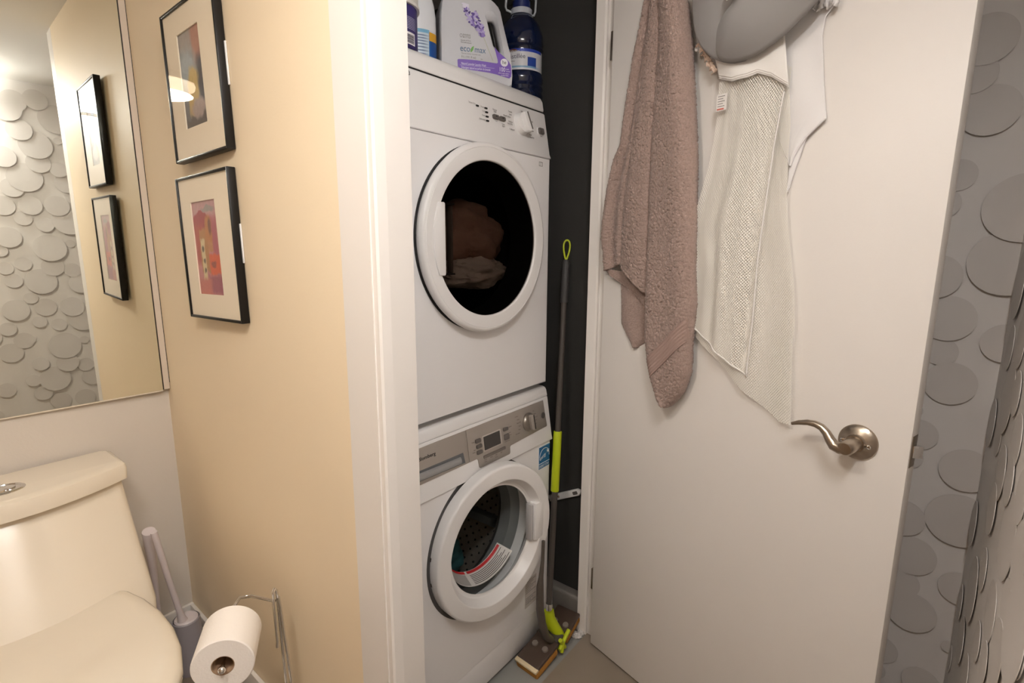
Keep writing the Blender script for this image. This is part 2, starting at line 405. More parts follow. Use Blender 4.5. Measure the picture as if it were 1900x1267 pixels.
# ------------------------------------------------------------------ door
HX, HY = 1.344, 0.729
EU = Vector((-0.25405, -0.96719, 0)); EW = Vector((-0.96719, 0.25405, 0))
DMX = frame((HX, HY, 0), EU, (0, 0, 1))          # local x along the door, y up, z off the face
def dl(u, z, wv): return Vector((HX, HY, 0))+EU*u+EW*wv+Vector((0, 0, z))
door = struct(box('door_1', (0, 0.008, -0.035), (0.762, 2.032, 0), DOORW, bev=0.0012, M=DMX), 'white flush door standing open into the bathroom')
RM = frame(dl(0.6795, 0.910, 0), EU, (0, 0, 1))
lathe('rosette', [(0.0345, 0), (0.0345, 0.003), (0.0332, 0.0048), (0.0250, 0.0092), (0.0180, 0.0122), (0.0165, 0.0150), (0.0162, 0.019), (0, 0.019)], NICKEL, door, RM)
hand = lathe('lever_neck', [(0.0145, 0.015), (0.0135, 0.03), (0.0135, 0.06), (0.011, 0.0635), (0, 0.0645)], NICKEL, door, RM, seg=32)
lev = [(0.003, -0.001, 0.052), (-0.012, -0.004, 0.053), (-0.022, -0.002, 0.053), (-0.031, 0.008, 0.052), (-0.038, 0.018, 0.051), (-0.048, 0.026, 0.050), (-0.060, 0.0295, 0.050), (-0.074, 0.029, 0.051), (-0.090, 0.0245, 0.052), (-0.103, 0.019, 0.053)]
tube('lever', lev, [0.012, 0.0115, 0.0105, 0.0092, 0.008, 0.0072, 0.0066, 0.0058, 0.0048, 0.0030], NICKEL, door, seg=16, M=RM)
for u, z in ((-0.0225, 0.0005), (0.0225, -0.0012)):
    lathe('screw', [(0.0045, 0.0095), (0.0043, 0.0142), (0.0026, 0.0150), (0.0022, 0.0138), (0, 0.0138)], CHROME, door, RM @ Matrix.Translation((u, z, 0)), seg=20)
pl = box('latch_plate', (0.762, 0.884, -0.030), (0.7632, 0.944, -0.005), NICKEL, door, bev=0.0004, M=DMX)
prism('latch_bolt', [(0.763, -0.024), (0.774, -0.024), (0.777, -0.020), (0.765, -0.010), (0.763, -0.010)], 0.903, 0.926, CHROME, door, M=DMX @ Matrix(((1, 0, 0, 0), (0, 0, 1, 0), (0, 1, 0, 0), (0, 0, 0, 1))), bev=0.0008)
for z in (0.892, 0.936): lathe('screw', [(0.0035, 0), (0.003, 0.0012), (0, 0.0014)], CHROME, door, frame(dl(0.7632, z, -0.0175), EW, (0, 0, 1)) , seg=16)
for zc in (1.80, 0.235):
    h = box('hinge_leaf', (-0.0085, zc-0.036, -0.034), (-0.0005, zc+0.036, -0.001), NICKEL, door, bev=0.001, M=DMX)
    lathe('hinge_knuckle', [(0, zc-0.038), (0.005, zc-0.038), (0.005, zc+0.038), (0, zc+0.038)], NICKEL, h, Matrix.Translation(dl(-0.006, 0, -0.038)), seg=16)

# ------------------------------------------------------------------ mirror on the back wall
MIRR = mat('mirror_silver', (238, 240, 232), 0.0, metal=1.0)
al, bt = radians(-2.2), radians(0.4)
mn = Vector((sin(al)*cos(bt), -cos(al)*cos(bt), sin(bt)))
mex = Vector((cos(al), sin(al), 0)); mey = mn.cross(mex)
MM = frame((XB-0.0205, YA-0.0225, 0.8444), mex, mey)
mirror = thing('wall_mirror', 'tall frameless wall mirror above the toilet', 'mirror', (0.2, YA-0.01, 0.8444))
box('mirror_glass', (-0.75, 0, -0.005), (0, 1.24, 0), MIRR, mirror, M=MM)
box('glass_edge', (-0.75, -0.0035, -0.006), (0.0, -0.0002, 0.0008), mat('mirror_edge', (225, 214, 196), 0.3), mirror, M=MM)
box('edge_seal', (0.0003, 0.001, -0.006), (0.0030, 1.24, 0.0006), mat('dark_seal', (40, 32, 26), 0.5), mirror, M=MM)
box('filler_strip', (0.0035, 0.001, -0.006), (0.0185, 1.24, -0.0006), mat('filler_paint', (214, 200, 184), 0.5), mirror, M=MM)
box('corner_seal', (0.0186, 0.02, -0.006), (0.0202, 1.24, 0.0004), mat('dark_seal', (40, 32, 26), 0.5), mirror, M=MM)

# ------------------------------------------------------------------ framed pictures on the beige wall
GLASSP = pane('picture_glass', (1, 1, 0.995))
ART1 = paint('art_grey_blue', (120, 122, 128), [('rect', .5, .9, .5, .12, .5, (172, 166, 164)), ('rect', .8, .85, .22, .2, .6, (190, 140, 124)), ('ell', .3, .62, .35, .2, .7, (176, 188, 196)), ('ell', .5, .42, .26, .2, .35, (214, 190, 130)), ('ell', .33, .27, .14, .16, .4, (205, 176, 112)), ('ell', .85, .45, .15, .25, .6, (84, 86, 98)), ('ell', .62, .18, .32, .1, .5, (178, 162, 160)), ('rect', .5, .04, .5, .07, .5, (104, 98, 98))], rough=0.6, distort=.10, dscale=5, var=.18)
ART2 = paint('art_red_orange', (198, 128, 132), [('rect', .5, .92, .5, .09, .5, (196, 152, 158)), ('ell', .62, .9, .25, .03, .5, (158, 150, 150)), ('ell', .32, .74, .34, .15, .12, (160, 34, 56)), ('rect', .2, .55, .16, .2, .3, (176, 64, 60)), ('rect', .36, .48, .17, .22, .12, (180, 124, 70)), ('ell', .6, .68, .16, .16, .3, (188, 120, 62)), ('ell', .64, .72, .06, .08, .6, (120, 60, 40)), ('rect', .66, .52, .15, .06, .4, (190, 130, 84)), ('rect', .8, .6, .1, .2, .6, (176, 84, 104)), ('rect', .3, .36, .08, .24, .15, (216, 200, 160)), ('ell', .3, .5, .05, .03, .5, (90, 70, 50)), ('ell', .3, .38, .05, .03, .5, (96, 74, 54)), ('ell', .31, .26, .05, .03, .5, (96, 74, 54)), ('rect', .76, .33, .25, .1, .25, (216, 88, 48)), ('ell', .66, .33, .1, .03, .5, (150, 60, 50)), ('rect', .72, .12, .3, .1, .5, (158, 74, 100)), ('rect', .25, .08, .25, .1, .5, (196, 110, 104))], rough=0.6, distort=.05, dscale=9, var=.16)
MATB = mat('picture_mat', (252, 240, 220), 0.8)
TAGW = mat('hook_tag', (232, 232, 232), 0.4)
def picture(label, y0, y1, z0, z1, rot, art, rect):
    """y0 near edge, y1 far edge; art rect (fractions of the inside: left, right, bottom, top seen from the room)"""
    X0, X1 = 0.535, 0.5535
    t = thing('picture_frame', label, 'picture', (XB, (y0+y1)/2, z0), 'framed pictures on the beige wall')
    yc, zc = (y0+y1)/2, (z0+z1)/2; hy, hz = (y1-y0)/2, (z1-z0)/2
    M = frame((X1, yc, zc), (0, -1, 0), (0, 0, 1)) @ Matrix.Rotation(rot, 4, 'Z')      # local x to the right as seen, y up, z into the room
    d = X1-X0; b = 0.0065
    for nm, lo, hi in (('left_bar', (-hy, -hz, 0), (-hy+b, hz, d)), ('right_bar', (hy-b, -hz, 0), (hy, hz, d)), ('top_bar', (-hy+b, hz-b, 0), (hy-b, hz, d)), ('bottom_bar', (-hy+b, -hz, 0), (hy-b, -hz+b, d))):
        box('frame_bar', lo, hi, BLACK, t, bev=0.0016, M=M)
    w_, h_ = hy-b, hz-b
    box('backing', (-w_, -h_, 0.001), (w_, h_, 0.004), GREYP, t, M=M)
    l, r, bo, to = [lerp(-w_, w_, rect[0]), lerp(-w_, w_, rect[1]), lerp(-h_, h_, rect[2]), lerp(-h_, h_, rect[3])]
    for lo, hi in (((-w_, -h_), (w_, bo)), ((-w_, to), (w_, h_)), ((-w_, bo), (l, to)), ((r, bo), (w_, to))):
        box('mat_board', (*lo, 0.0115), (*hi, 0.0140), MATB, t, M=M)
    quad('painting', [(l-0.003, bo-0.003, 0.0108), (r+0.003, bo-0.003, 0.0108), (r+0.003, to+0.003, 0.0108), (l-0.003, to+0.003, 0.0108)], art, t, M)
    box('glass', (-w_, -h_, 0.0155), (w_, h_, 0.0165), GLASSP, t, M=M)
    box('hook_tag', (hy-0.012, -0.035, 0.0004), (hy+0.004, 0.050, 0.0035), TAGW, t, bev=0.001, M=M)
    return t
picture('black framed grey and ochre abstract painting, the upper of two pictures', 1.190, 1.464, 1.471, 1.797, radians(1.8), ART1, (0.25, 0.68, 0.20, 0.84))
picture('black framed red and orange abstract painting, the lower of two pictures', 1.192, 1.4725, 1.099, 1.437, radians(1.6), ART2, (0.215, 0.70, 0.165, 0.835))

# ------------------------------------------------------------------ toilet
toilet = thing('toilet', 'cream one piece toilet with closed lid below the mirror', 'toilet', (0.165, 1.4, 0))
TX = 0.165
def loft(name, secs, m, parent, cap=True):
    bm = bmesh.new(); rows = [[bm.verts.new(p) for p in s] for s in secs]; n = len(rows[0])
    for A, B in zip(rows, rows[1:]):
        for i in range(n): bm.faces.new((A[i], A[(i+1) % n], B[(i+1) % n], B[i]))
    if cap: bm.faces.new(rows[0][::-1]); bm.faces.new(rows[-1])
    return bmo(name, bm, m, parent)
def tank_sec(z, hw, yf, yb, bow, rc=0.03):
    pts = []
    for s in (1, -1):
        pass
    P = [(TX-hw+0.012, yb), (TX+hw-0.012, yb), (TX+hw, yb-0.012)]
    # right side forward to the rounded front corner, bowed front
    P += [(TX+hw, yf+rc)]
    P += [(TX+hw-rc+rc*cos(radians(a)), yf+rc-rc*sin(radians(a))) for a in (20, 40, 60, 78)]
    n = 12
    x0 = TX+hw-rc*0.9
    for i in range(1, n):
        t = i/n; x = lerp(x0, 2*TX-x0, t); P.append((x, yf-bow*(1-(2*t-1)**2)))
    P += [(2*TX-x, y) for x, y in [(TX+hw-rc+rc*cos(radians(a)), yf+rc-rc*sin(radians(a))) for a in (78, 60, 40, 20)]]
    P += [(TX-hw, yf+rc), (TX-hw, yb-0.012)]
    return [(x, y, z) for x, y in P]
S = []
for z, yf, hw in ((0.26, 1.44, 0.205), (0.33, 1.455, 0.222), (0.37, 1.474, 0.229), (0.42, 1.508, 0.230), (0.50, 1.560, 0.230), (0.58, 1.608, 0.230), (0.652, 1.648, 0.230)):
    S.append(tank_sec(z, hw, yf, 1.775, 0.045))
loft('tank', S, CERAM, toilet)
lid = loft('tank_lid', [tank_sec(z, hw, yf, 1.778, 0.062, 0.014) for z, yf, hw in ((0.6535, 1.640, 0.232), (0.656, 1.631, 0.2375), (0.686, 1.630, 0.2385), (0.696, 1.634, 0.2365), (0.7005, 1.642, 0.232), (0.7015, 1.655, 0.225))], CERAM, toilet)
BT = Matrix.Translation((TX-0.002, 1.662, 0.6995))
bt_ = lathe('flush_button', [(0.036, 0), (0.036, 0.003), (0.033, 0.0055), (0.028, 0.006), (0.027, 0.0045), (0, 0.0045)], CHROME, toilet, BT, sx=1.15, sy=0.95)
lathe('button_half', [(0.012, 0.004), (0.0115, 0.0072), (0, 0.0080)], CHROME, bt_, BT @ Matrix.Translation((0.012, 0, 0)), sx=1.0)
lathe('button_half', [(0.020, 0.004), (0.019, 0.0068), (0, 0.0072)], CHROME, bt_, BT @ Matrix.Translation((-0.010, 0, 0)), sx=0.9)
egg = [(0.0, 1.545), (0.08, 1.545), (0.125, 1.541), (0.152, 1.523), (0.170, 1.487), (0.186, 1.42), (0.194, 1.34), (0.192, 1.26), (0.180, 1.185), (0.156, 1.11), (0.118, 1.05), (0.065, 1.012), (0.0, 1.0)]
EGG = [(x, y) for x, y in egg]+[(-x, y) for x, y in egg[-2:0:-1]]
def egg_sec(z, s, cy=1.29): return [(TX+x*s, cy+(y-cy)*s, z) for x, y in EGG]
loft('seat', [egg_sec(z, s) for z, s in ((0.385, 0.955), (0.388, 0.985), (0.398, 0.99), (0.402, 0.975))], CERAM, toilet)
loft('seat_lid', [egg_sec(z, s) for z, s in ((0.4035, 0.98), (0.406, 0.998), (0.414, 1.0), (0.421, 0.985), (0.4265, 0.95), (0.4285, 0.86), (0.4275, 0.74), (0.4255, 0.70), (0.4245, 0.5), (0.4240, 0.2))], CERAM, toilet)
def bowl_sec(z, s, cy, k=1.0): return [(TX+x*s*k, cy+(y-1.29)*s*0.98+0.0, z) for x, y in EGG]
loft('bowl', [bowl_sec(0.0, 0.62, 1.42), bowl_sec(0.05, 0.60, 1.42), bowl_sec(0.18, 0.66, 1.39), bowl_sec(0.28, 0.82, 1.34), bowl_sec(0.35, 0.95, 1.30), bowl_sec(0.384, 0.97, 1.29)], CERAM, toilet)
loft('deck', [[(TX+x, y, z) for x, y in ((-0.2, 1.47), (0.2, 1.47), (0.2, 1.70), (-0.2, 1.70))] for z in (0.24, 0.37, 0.378)], CERAM, toilet)

# ------------------------------------------------------------------ toilet brush and the handle beside it
LIL = mat('lilac_plastic', (214, 205, 208), 0.35)
LILD = mat('lilac_holder', (150, 146, 152), 0.35)
brush = thing('toilet_brush', 'lilac grey toilet brush standing in its round holder in the corner', 'toilet brush', (0.497, 1.635, 0))
BM_ = Matrix.Translation((0.497, 1.635, 0))
lathe('holder', [(0, 0), (0.040, 0), (0.042, 0.01), (0.0365, 0.155), (0.0365, 0.168), (0.034, 0.170), (0.0335, 0.160)], LILD, brush, BM_)
lathe('holder_lid', [(0.0318, 0.160), (0.0318, 0.170), (0.029, 0.1735), (0, 0.1735)], LIL, brush, BM_)
tube('handle', [(0.485, 1.627, 0.172), (0.483, 1.626, 0.182), (0.479, 1.623, 0.21), (0.456, 1.607, 0.34), (0.436, 1.596, 0.47), (0.432, 1.594, 0.497)], [0.014, 0.0115, 0.0082, 0.0078, 0.0088, 0.0085], LIL, brush, seg=20)
pl_ = thing('plunger', 'pale lilac tapered handle sticking up beside the toilet tank', 'plunger', (0.443, 1.70, 0))
tube('handle', [(0.450, 1.715, 0.10), (0.447, 1.700, 0.25), (0.441, 1.672, 0.36), (0.436, 1.650, 0.472), (0.4355, 1.648, 0.478)], [0.007, 0.0078, 0.0105, 0.0175, 0.0165], LIL, pl_, seg=20)
lathe('cup', [(0.05, 0), (0.055, 0.01), (0.05, 0.06), (0.02, 0.10), (0.012, 0.125), (0, 0.125)], LILD, pl_, Matrix.Translation((0.450, 1.722, 0)))

# ------------------------------------------------------------------ toilet paper stand with rolls
tp = thing('toilet_paper_stand', 'chrome wire toilet paper stand against the beige wall', 'paper stand', (0.50, 1.06, 0))
tube('post', [(0.515, 1.066, 0.012), (0.508, 1.064, 0.30), (0.5035, 1.062, 0.50), (0.5015, 1.061, 0.520), (0.497, 1.059, 0.5265), (0.4925, 1.057, 0.520), (0.4915, 1.056, 0.50), (0.4935, 1.057, 0.40), (0.4915, 1.056, 0.385)], [0.0034]*9, CHROME, tp)
tube('post', [(0.527, 1.050, 0.012), (0.514, 1.052, 0.30), (0.505, 1.056, 0.48), (0.503, 1.056, 0.505)], 0.0034, CHROME, tp)
tube('arm', [(0.497, 1.059, 0.497), (0.483, 1.080, 0.501), (0.468, 1.110, 0.503), (0.452, 1.130, 0.498), (0.438, 1.130, 0.484), (0.426, 1.112, 0.473), (0.410, 1.088, 0.468), (0.380, 1.040, 0.465), (0.3535, 0.996, 0.463)], 0.0034, CHROME, tp)
bm = bmesh.new(); bmesh.ops.create_uvsphere(bm, u_segments=20, v_segments=12, radius=0.0075); bmo('arm_tip', bm, CHROME, tp, True, Matrix.Translation((0.351, 0.992, 0.463)))
lathe('base', [(0, 0), (0.075, 0), (0.075, 0.006), (0.07, 0.012), (0, 0.012)], CHROME, tp, Matrix.Translation((0.475, 1.08, 0)))
lathe('roll_shelf', [(0, 0.157), (0.040, 0.157), (0.042, 0.160), (0.040, 0.162), (0, 0.162)], CHROME, tp, Matrix.Translation((0.448, 1.088, 0)))
tube('shelf_arm', [(0.511, 1.062, 0.159), (0.448, 1.088, 0.159)], 0.003, CHROME, tp)
PAPER = mat('toilet_paper', (248, 242, 236), 0.9, bump=0.25, scale=220)
CARD = mat('cardboard_core', (170, 140, 112), 0.8)
def roll(label, M, R=0.060, L=0.105, group='toilet paper rolls'):
    t = thing('toilet_paper_roll', label, 'toilet paper', M.translation, group)
    lathe('paper', [(0.021, 0), (R-0.002, 0), (R, 0.002), (R, L-0.002), (R-0.002, L), (0.021, L)], PAPER, t, M, seg=64)
    lathe('core', [(0.0212, 0.0005), (0.0195, 0.0005), (0.0195, L-0.0005), (0.0212, L-0.0005)], CARD, t, M, seg=48)
    return t
AXR = Vector((0.55, 0.835, 0)).normalized()
roll('white toilet paper roll hanging on the chrome arm', frame((0.3555, 0.998, 0.4655), (-AXR.y, AXR.x, 0), (0, 0, 1)), 0.057)
roll('spare white toilet paper roll standing low on the chrome stand', Matrix.Translation((0.448, 1.088, 0.163)), 0.047, 0.100)

# ------------------------------------------------------------------ laundry machines
MX0, MX1 = 0.7215, 1.3165
MCX = (MX0+MX1)/2
def plate_hole(name, x0, x1, z0, z1, y, cx, cz, r, m, parent, depth=0.03):
    """front sheet at Y=y with a round hole and a short return"""
    ang = sorted(set([2*pi*i/72 for i in range(72)]+[math.atan2(b-cz, a-cx) % (2*pi) for a in (x0, x1) for b in (z0, z1)]))
    bm = bmesh.new(); I, O, D = [], [], []
    for a in ang:
        c, s = cos(a), sin(a)
        k = min((x1-cx)/c if c > 1e-9 else (x0-cx)/c if c < -1e-9 else 1e9, (z1-cz)/s if s > 1e-9 else (z0-cz)/s if s < -1e-9 else 1e9)
        I.append(bm.verts.new((cx+r*c, y, cz+r*s))); O.append(bm.verts.new((cx+k*c, y, cz+k*s))); D.append(bm.verts.new((cx+r*c, y+depth, cz+r*s)))
    n = len(ang)
    for i in range(n):
        j = (i+1) % n
        bm.faces.new((I[i], I[j], O[j], O[i])); bm.faces.new((D[i], D[j], I[j], I[i]))
    return bmo(name, bm, m, parent, True)
def shell(name, x0, x1, y0, y1, z0, z1, m, parent, rc=0.010):
    """cabinet sides with rounded front edges, open front"""
    pr = [(x0+rc, y0)]+[(x0+rc-rc*sin(radians(a)), y0+rc-rc*cos(radians(a))) for a in (22, 45, 68, 90)]+[(x0, y1), (x1, y1)]+[(x1-rc+rc*sin(radians(a)), y0+rc-rc*cos(radians(a))) for a in (90, 68, 45, 22)]+[(x1-rc, y0)]
    bm = bmesh.new(); A = [bm.verts.new((x, y, z0)) for x, y in pr]; B = [bm.verts.new((x, y, z1)) for x, y in pr]
    for i in range(len(pr)-1): bm.faces.new((A[i], A[i+1], B[i+1], B[i]))
    bm.faces.new(A); bm.faces.new(B[::-1])
    return bmo(name, bm, m, parent, True)
def YM(cx, y, cz): return frame((cx, y, cz), (1, 0, 0), (0, 0, 1))      # local z points out of the machine (-Y)
def panel_frame(y0, z0, k): return frame((0, y0, z0), (1, 0, 0), (0, k, 1))
def rrect(x0, y0, x1, y1, r, n=4):
    return arc(x1-r, y1-r, r, 0, 90, n)+arc(x0+r, y1-r, r, 90, 180, n)+arc(x0+r, y0+r, r, 180, 270, n)+arc(x1-r, y0+r, r, 270, 360, n)

# ---- dryer (upper)
DY = 0.90; DZ0, DZS = 0.8624, 1.5217
dryer = thing('tumble_dryer', 'white tumble dryer with a dark round door, the upper machine of the stack', 'dryer', (MCX, 1.17, DZ0))
DCZ = 1.2915
shell('cabinet', MX0, MX1, DY, 1.45, DZ0, DZS, ENAM, dryer)
plate_hole('front_sheet', MX0+0.010, MX1-0.010, DZ0+0.002, DZS, DY, MCX-0.002, DCZ, 0.19, ENAM, dryer, 0.004)
kd = 0.185
DPZ = 1.6516
pf = [(DY-0.004, DZS+0.0012), (DY+kd*0.014, DZS+0.014), (DY+kd*(DPZ-DZS), DPZ), (DY+0.10, DPZ), (DY+0.10, DZS+0.0012)]
prism('control_panel', pf, MX0, MX1+0.0005, PLAST, dryer, axis='X', bev=0.006, seg=3)
tpf = [(0.9245, DPZ+0.0015), (0.9300, 1.682), (0.937, 1.693), (0.952, 1.701), (1.45, 1.701), (1.45, DPZ+0.0015)]
prism('top_panel', tpf, MX0, MX1, PLAST, dryer, axis='X', bev=0.007, seg=3)
prism('panel_gap', [(0.927, DPZ-0.002), (0.927, DPZ+0.003), (1.40, DPZ+0.003), (1.40, DPZ-0.002)], MX0+0.003, MX1-0.003, BLACKH, dryer, axis='X')
box('seam_gap', (MX0+0.002, DY+0.003, DZS-0.003), (MX1-0.002, DY+0.06, DZS+0.004), mat('seam_shadow', (90, 84, 82), 0.8), dryer)
# door
DM_ = YM(MCX-0.002, DY, DCZ)
lathe('door_seal', [(0.1892, 0.0235), (0.1884, 0.010), (0.1870, -0.06)], BLACKH, dryer, DM_, seg=96)
ring = lathe('door_ring', [(0.1890, 0.0200), (0.1885, 0.026), (0.1898, 0.0288), (0.1910, 0.0296), (0.1925, 0.0299), (0.2180, 0.0312), (0.2192, 0.0312), (0.2198, 0.0304), (0.2206, 0.0312), (0.2220, 0.0311), (0.2270, 0.0292), (0.2300, 0.0262), (0.2315, 0.0215), (0.2318, 0.0190), (0.2255, 0.0060), (0.2220, 0.0010)], PLAST, dryer, DM_, seg=96)
lathe('door_shadow_gap', [(0.2225, 0.0012), (0.2290, 0.0012), (0.2290, 0.0002)], mat('gap_dark', (40, 38, 38), 0.8), dryer, DM_, seg=96)
DGLASS = pane('dryer_glass', (0.31, 0.285, 0.27), ior=1.4)
lathe('door_glass', [(0.1884, 0.0235), (0.15, 0.0265), (0.09, 0.0285), (0, 0.0295)], DGLASS, dryer, DM_, seg=96)
# white grip segment covering the left of the glass
seg_pts = [(-0.172, -0.078), (-0.168, -0.0815)]+[(-0.1665, -0.0815), (-0.1645, -0.079), (-0.1645, 0.079), (-0.1665, 0.0815)]
gp = [(0.199*cos(radians(a)), 0.199*sin(radians(a))) for a in [180-24+48*i/16 for i in range(17)]]
gx = -0.163
gpoly = [(gx-0.003, -0.0815), (gx, -0.0785), (gx, 0.0785), (gx-0.003, 0.0815)]+gp
prism('door_grip', gpoly, 0.0275, 0.0335, PLAST, dryer, M=DM_, bev=0.0012, axis='Z')
box('grip_bracket', (-0.163, -0.082, -0.02), (-0.118, -0.078, 0.018), GREYP, dryer, M=DM_)
box('grip_bracket', (-0.163, 0.078, -0.02), (-0.118, 0.082, 0.018), GREYP, dryer, M=DM_)
box('grip_bracket', (-0.124, -0.078, -0.004), (-0.119, 0.078, 0.014), mat('clear_bracket', (120, 108, 98), 0.2), dryer, M=DM_, bev=0.002)
lathe('drum', [(0.188, -0.055), (0.245, -0.07), (0.245, -0.42), (0, -0.43)], mat('drum_dark', (70, 66, 64), 0.35, metal=0.5), dryer, DM_, seg=64)
# controls
PM = panel_frame(DY, DZS, kd)
sl = sqrt(1+kd*kd)
def pz(z): return (z-DZS)*sl
for x, z in ((1.0176, 1.6134), (1.0497, 1.6137), (1.0501, 1.604), (1.0499, 1.5935), (1.0494, 1.5833)):
    prism('indicator_light', rrect(x-0.0045, pz(z)-0.0018, x+0.0045, pz(z)+0.0018, 0.0008), 0.0, 0.0025, BLACKH, dryer, M=PM)
for x0, x1 in ((1.0715, 1.0935), (1.0975, 1.1195)):
    b_ = prism('push_button', rrect(x0, pz(1.593), x1, pz(1.6035), 0.003), 0.0, 0.006, GREYB, dryer, M=PM, bev=0.001)
    box('button_mark', (x0+0.008, pz(1.5975), 0.006), (x0+0.014, pz(1.600), 0.0063), DARK, b_, M=PM)
prism('start_button', rrect(1.267, pz(1.587), 1.291, pz(1.6035), 0.004), 0.0, 0.0075, GREYB, dryer, M=PM, bev=0.0012)
prism('button_rim', rrect(1.265, pz(1.585), 1.293, pz(1.6055), 0.005), 0.0, 0.0025, PLAST, dryer, M=PM, bev=0.0008)
KM = PM @ Matrix.Translation((1.1915, pz(1.600), 0))
kn = lathe('knob', [(0.0285, 0), (0.0285, 0.004), (0.0255, 0.010), (0.0245, 0.014), (0, 0.0145)], PLAST, dryer, KM, seg=48)
prism('knob_grip', rrect(-0.0105, -0.026, 0.0105, 0.026, 0.008), 0.012, 0.028, PLAST, kn, M=KM @ Matrix.Rotation(radians(18), 4, 'Z'), bev=0.003, seg=3)
prism('knob_pointer', rrect(0.0035, -0.022, 0.0080, 0.024, 0.001), 0.0275, 0.0287, GREYB, kn, M=KM @ Matrix.Rotation(radians(18), 4, 'Z'))
# printed lettering on the panel
def ptext(s, x, z, size, ax='LEFT', m=PRINT): text('print', s, size, PM @ Matrix.Translation((x, pz(z), 0.0022)), m, dryer, 0.0001, ax)
for s, x, z in (('Sensor Dry', 1.010, 1.6150), ('Drying', 1.043, 1.6125), ('Cool', 1.043, 1.6030), ('Ready', 1.043, 1.5925), ('Anti-crease', 1.042, 1.5820)): ptext(s, x, z, 0.0052, 'RIGHT')
for s, x, z in (('Dryness', 1.083, 1.6150), ('Level', 1.083, 1.6100), ('Low', 1.083, 1.5870), ('Temp', 1.110, 1.5840), ('Signal', 1.110, 1.5790), ('Start', 1.279, 1.581)): ptext(s, x, z, 0.0050, 'CENTER')
for s, x, z in (('Towels', 1.155, 1.6220), ('Jeans', 1.152, 1.6150), ('Mixed Cotton', 1.146, 1.6080), ('Delicate', 1.152, 1.5960), ('Extra Dry', 1.150, 1.5900), ('Cupboard', 1.156, 1.5770)): ptext(s, x, z, 0.0052, 'RIGHT', GREYB)
for s, x, z in (('Off', 1.196, 1.6330), ('Timed 20', 1.226, 1.6130), ('Refresh', 1.228, 1.5880), ('Rack', 1.222, 1.5760), ('Iron Dry', 1.224, 1.5700)): ptext(s, x, z, 0.0052, 'LEFT', GREYB)
text('print', 'DRY 33', 0.013, PM @ Matrix.Translation((0.767, pz(1.6335), 0.0022)), DARK, dryer, 0.0001)
# booklet pictogram on the cabinet front
for lo, hi in (((1.259, 1.503), (1.260, 1.514)), ((1.2745, 1.503), (1.2755, 1.514)), ((1.2668, 1.505), (1.2676, 1.515)), ((1.259, 1.503), (1.2755, 1.504)), ((1.259, 1.5135), (1.2755, 1.5145))):
    box('booklet_mark', (lo[0]-0.001, DY-0.0004, lo[1]-0.004), (hi[0]-0.001, DY, hi[1]-0.004), GREYB, dryer)

# laundry inside the dryer
LAU = mat('laundry_cloth', (166, 130, 110), 0.95, bump=0.8, scale=90, var=0.25, vscale=14)
lau = thing('laundry', 'heap of brown and beige laundry seen through the dryer door', 'laundry', (MCX, 1.05, DCZ-0.15))
def blob(name, c, s, m, parent, amp=0.25, f=9.0, seed=0):
    bm = bmesh.new(); bmesh.ops.create_icosphere(bm, subdivisions=5, radius=1)
    for v in bm.verts:
        d = 1+amp*noise.noise(v.co*2.2+Vector((seed*7.1, 0, 0)))+amp*0.5*(1-abs(noise.noise(v.co*f/2+Vector((0, seed*3.3, 0)))))
        v.co = Vector((v.co.x*s[0]*d, v.co.y*s[1]*d, v.co.z*s[2]*d))+Vector(c)
    return bmo(name, bm, m, parent, True)
blob('towel_heap', (MCX+0.055, 1.06, DCZ+0.005), (0.135, 0.105, 0.095), LAU, lau, 0.25, 8, 1)
blob('shirt', (MCX+0.06, 1.00, DCZ-0.085), (0.12, 0.06, 0.042), mat('laundry_pale', (205, 190, 175), 0.95, bump=0.6, scale=80, var=0.2, vscale=12), lau, 0.3, 10, 2)

# ---- washer (lower)
WY = 0.88; WS = 0.6778; WP = 0.108
washer = thing('washing_machine', 'white front loading washing machine with silver control panel, the lower machine', 'washing machine', (MCX, 1.15, 0))
WCX, WCZ = 1.010, 0.485
shell('cabinet', MX0, MX1, WY, 1.45, WP+0.002, WS, ENAM, washer)
plate_hole('front_sheet', MX0+0.010, MX1-0.010, WP+0.002, WS-0.0015, WY, WCX, WCZ, 0.185, ENAM, washer)
box('plinth', (MX0+0.002, WY+0.002, 0.012), (MX1-0.002, WY+0.03, WP-0.001), ENAM, washer, bev=0.003)
box('underside', (MX0+0.02, WY+0.03, 0.008), (MX1-0.02, 1.43, WP), GREYP, washer)
kw = 0.15
pw = [(WY-0.006, WS+0.001), (WY-0.005+kw*0.02, WS+0.02), (WY-0.004+kw*(0.8156-WS), 0.8156), (WY+0.10, 0.8156), (WY+0.10, WS+0.001)]
prism('control_panel', pw, MX0, MX1, PLAST, washer, axis='X', bev=0.0025, seg=3)
tw = [(0.8968, 0.8164), (0.9012, 0.836), (0.9060, 0.843), (0.918, 0.847), (1.45, 0.847), (1.45, 0.8166)]
prism('top_panel', tw, MX0, MX1, PLAST, washer, axis='X', bev=0.0022, seg=3)
box('stacking_pad', (MX0+0.03, 0.96, 0.847), (MX1-0.03, 1.43, 0.8624), GREYP, washer)
WM = panel_frame(0.876, 0.68, kw)
slw = sqrt(1+kw*kw)
def wz(z): return (z-0.68)*slw
fx = [(0.7300, 0.8085), (0.9400, 0.8085), (0.9400, 0.7240), (0.7300, 0.7240)]
prism('drawer_front', [(x, wz(z)) for x, z in fx], 0.0, 0.0026, SILV, washer, M=WM, bev=0.0006)
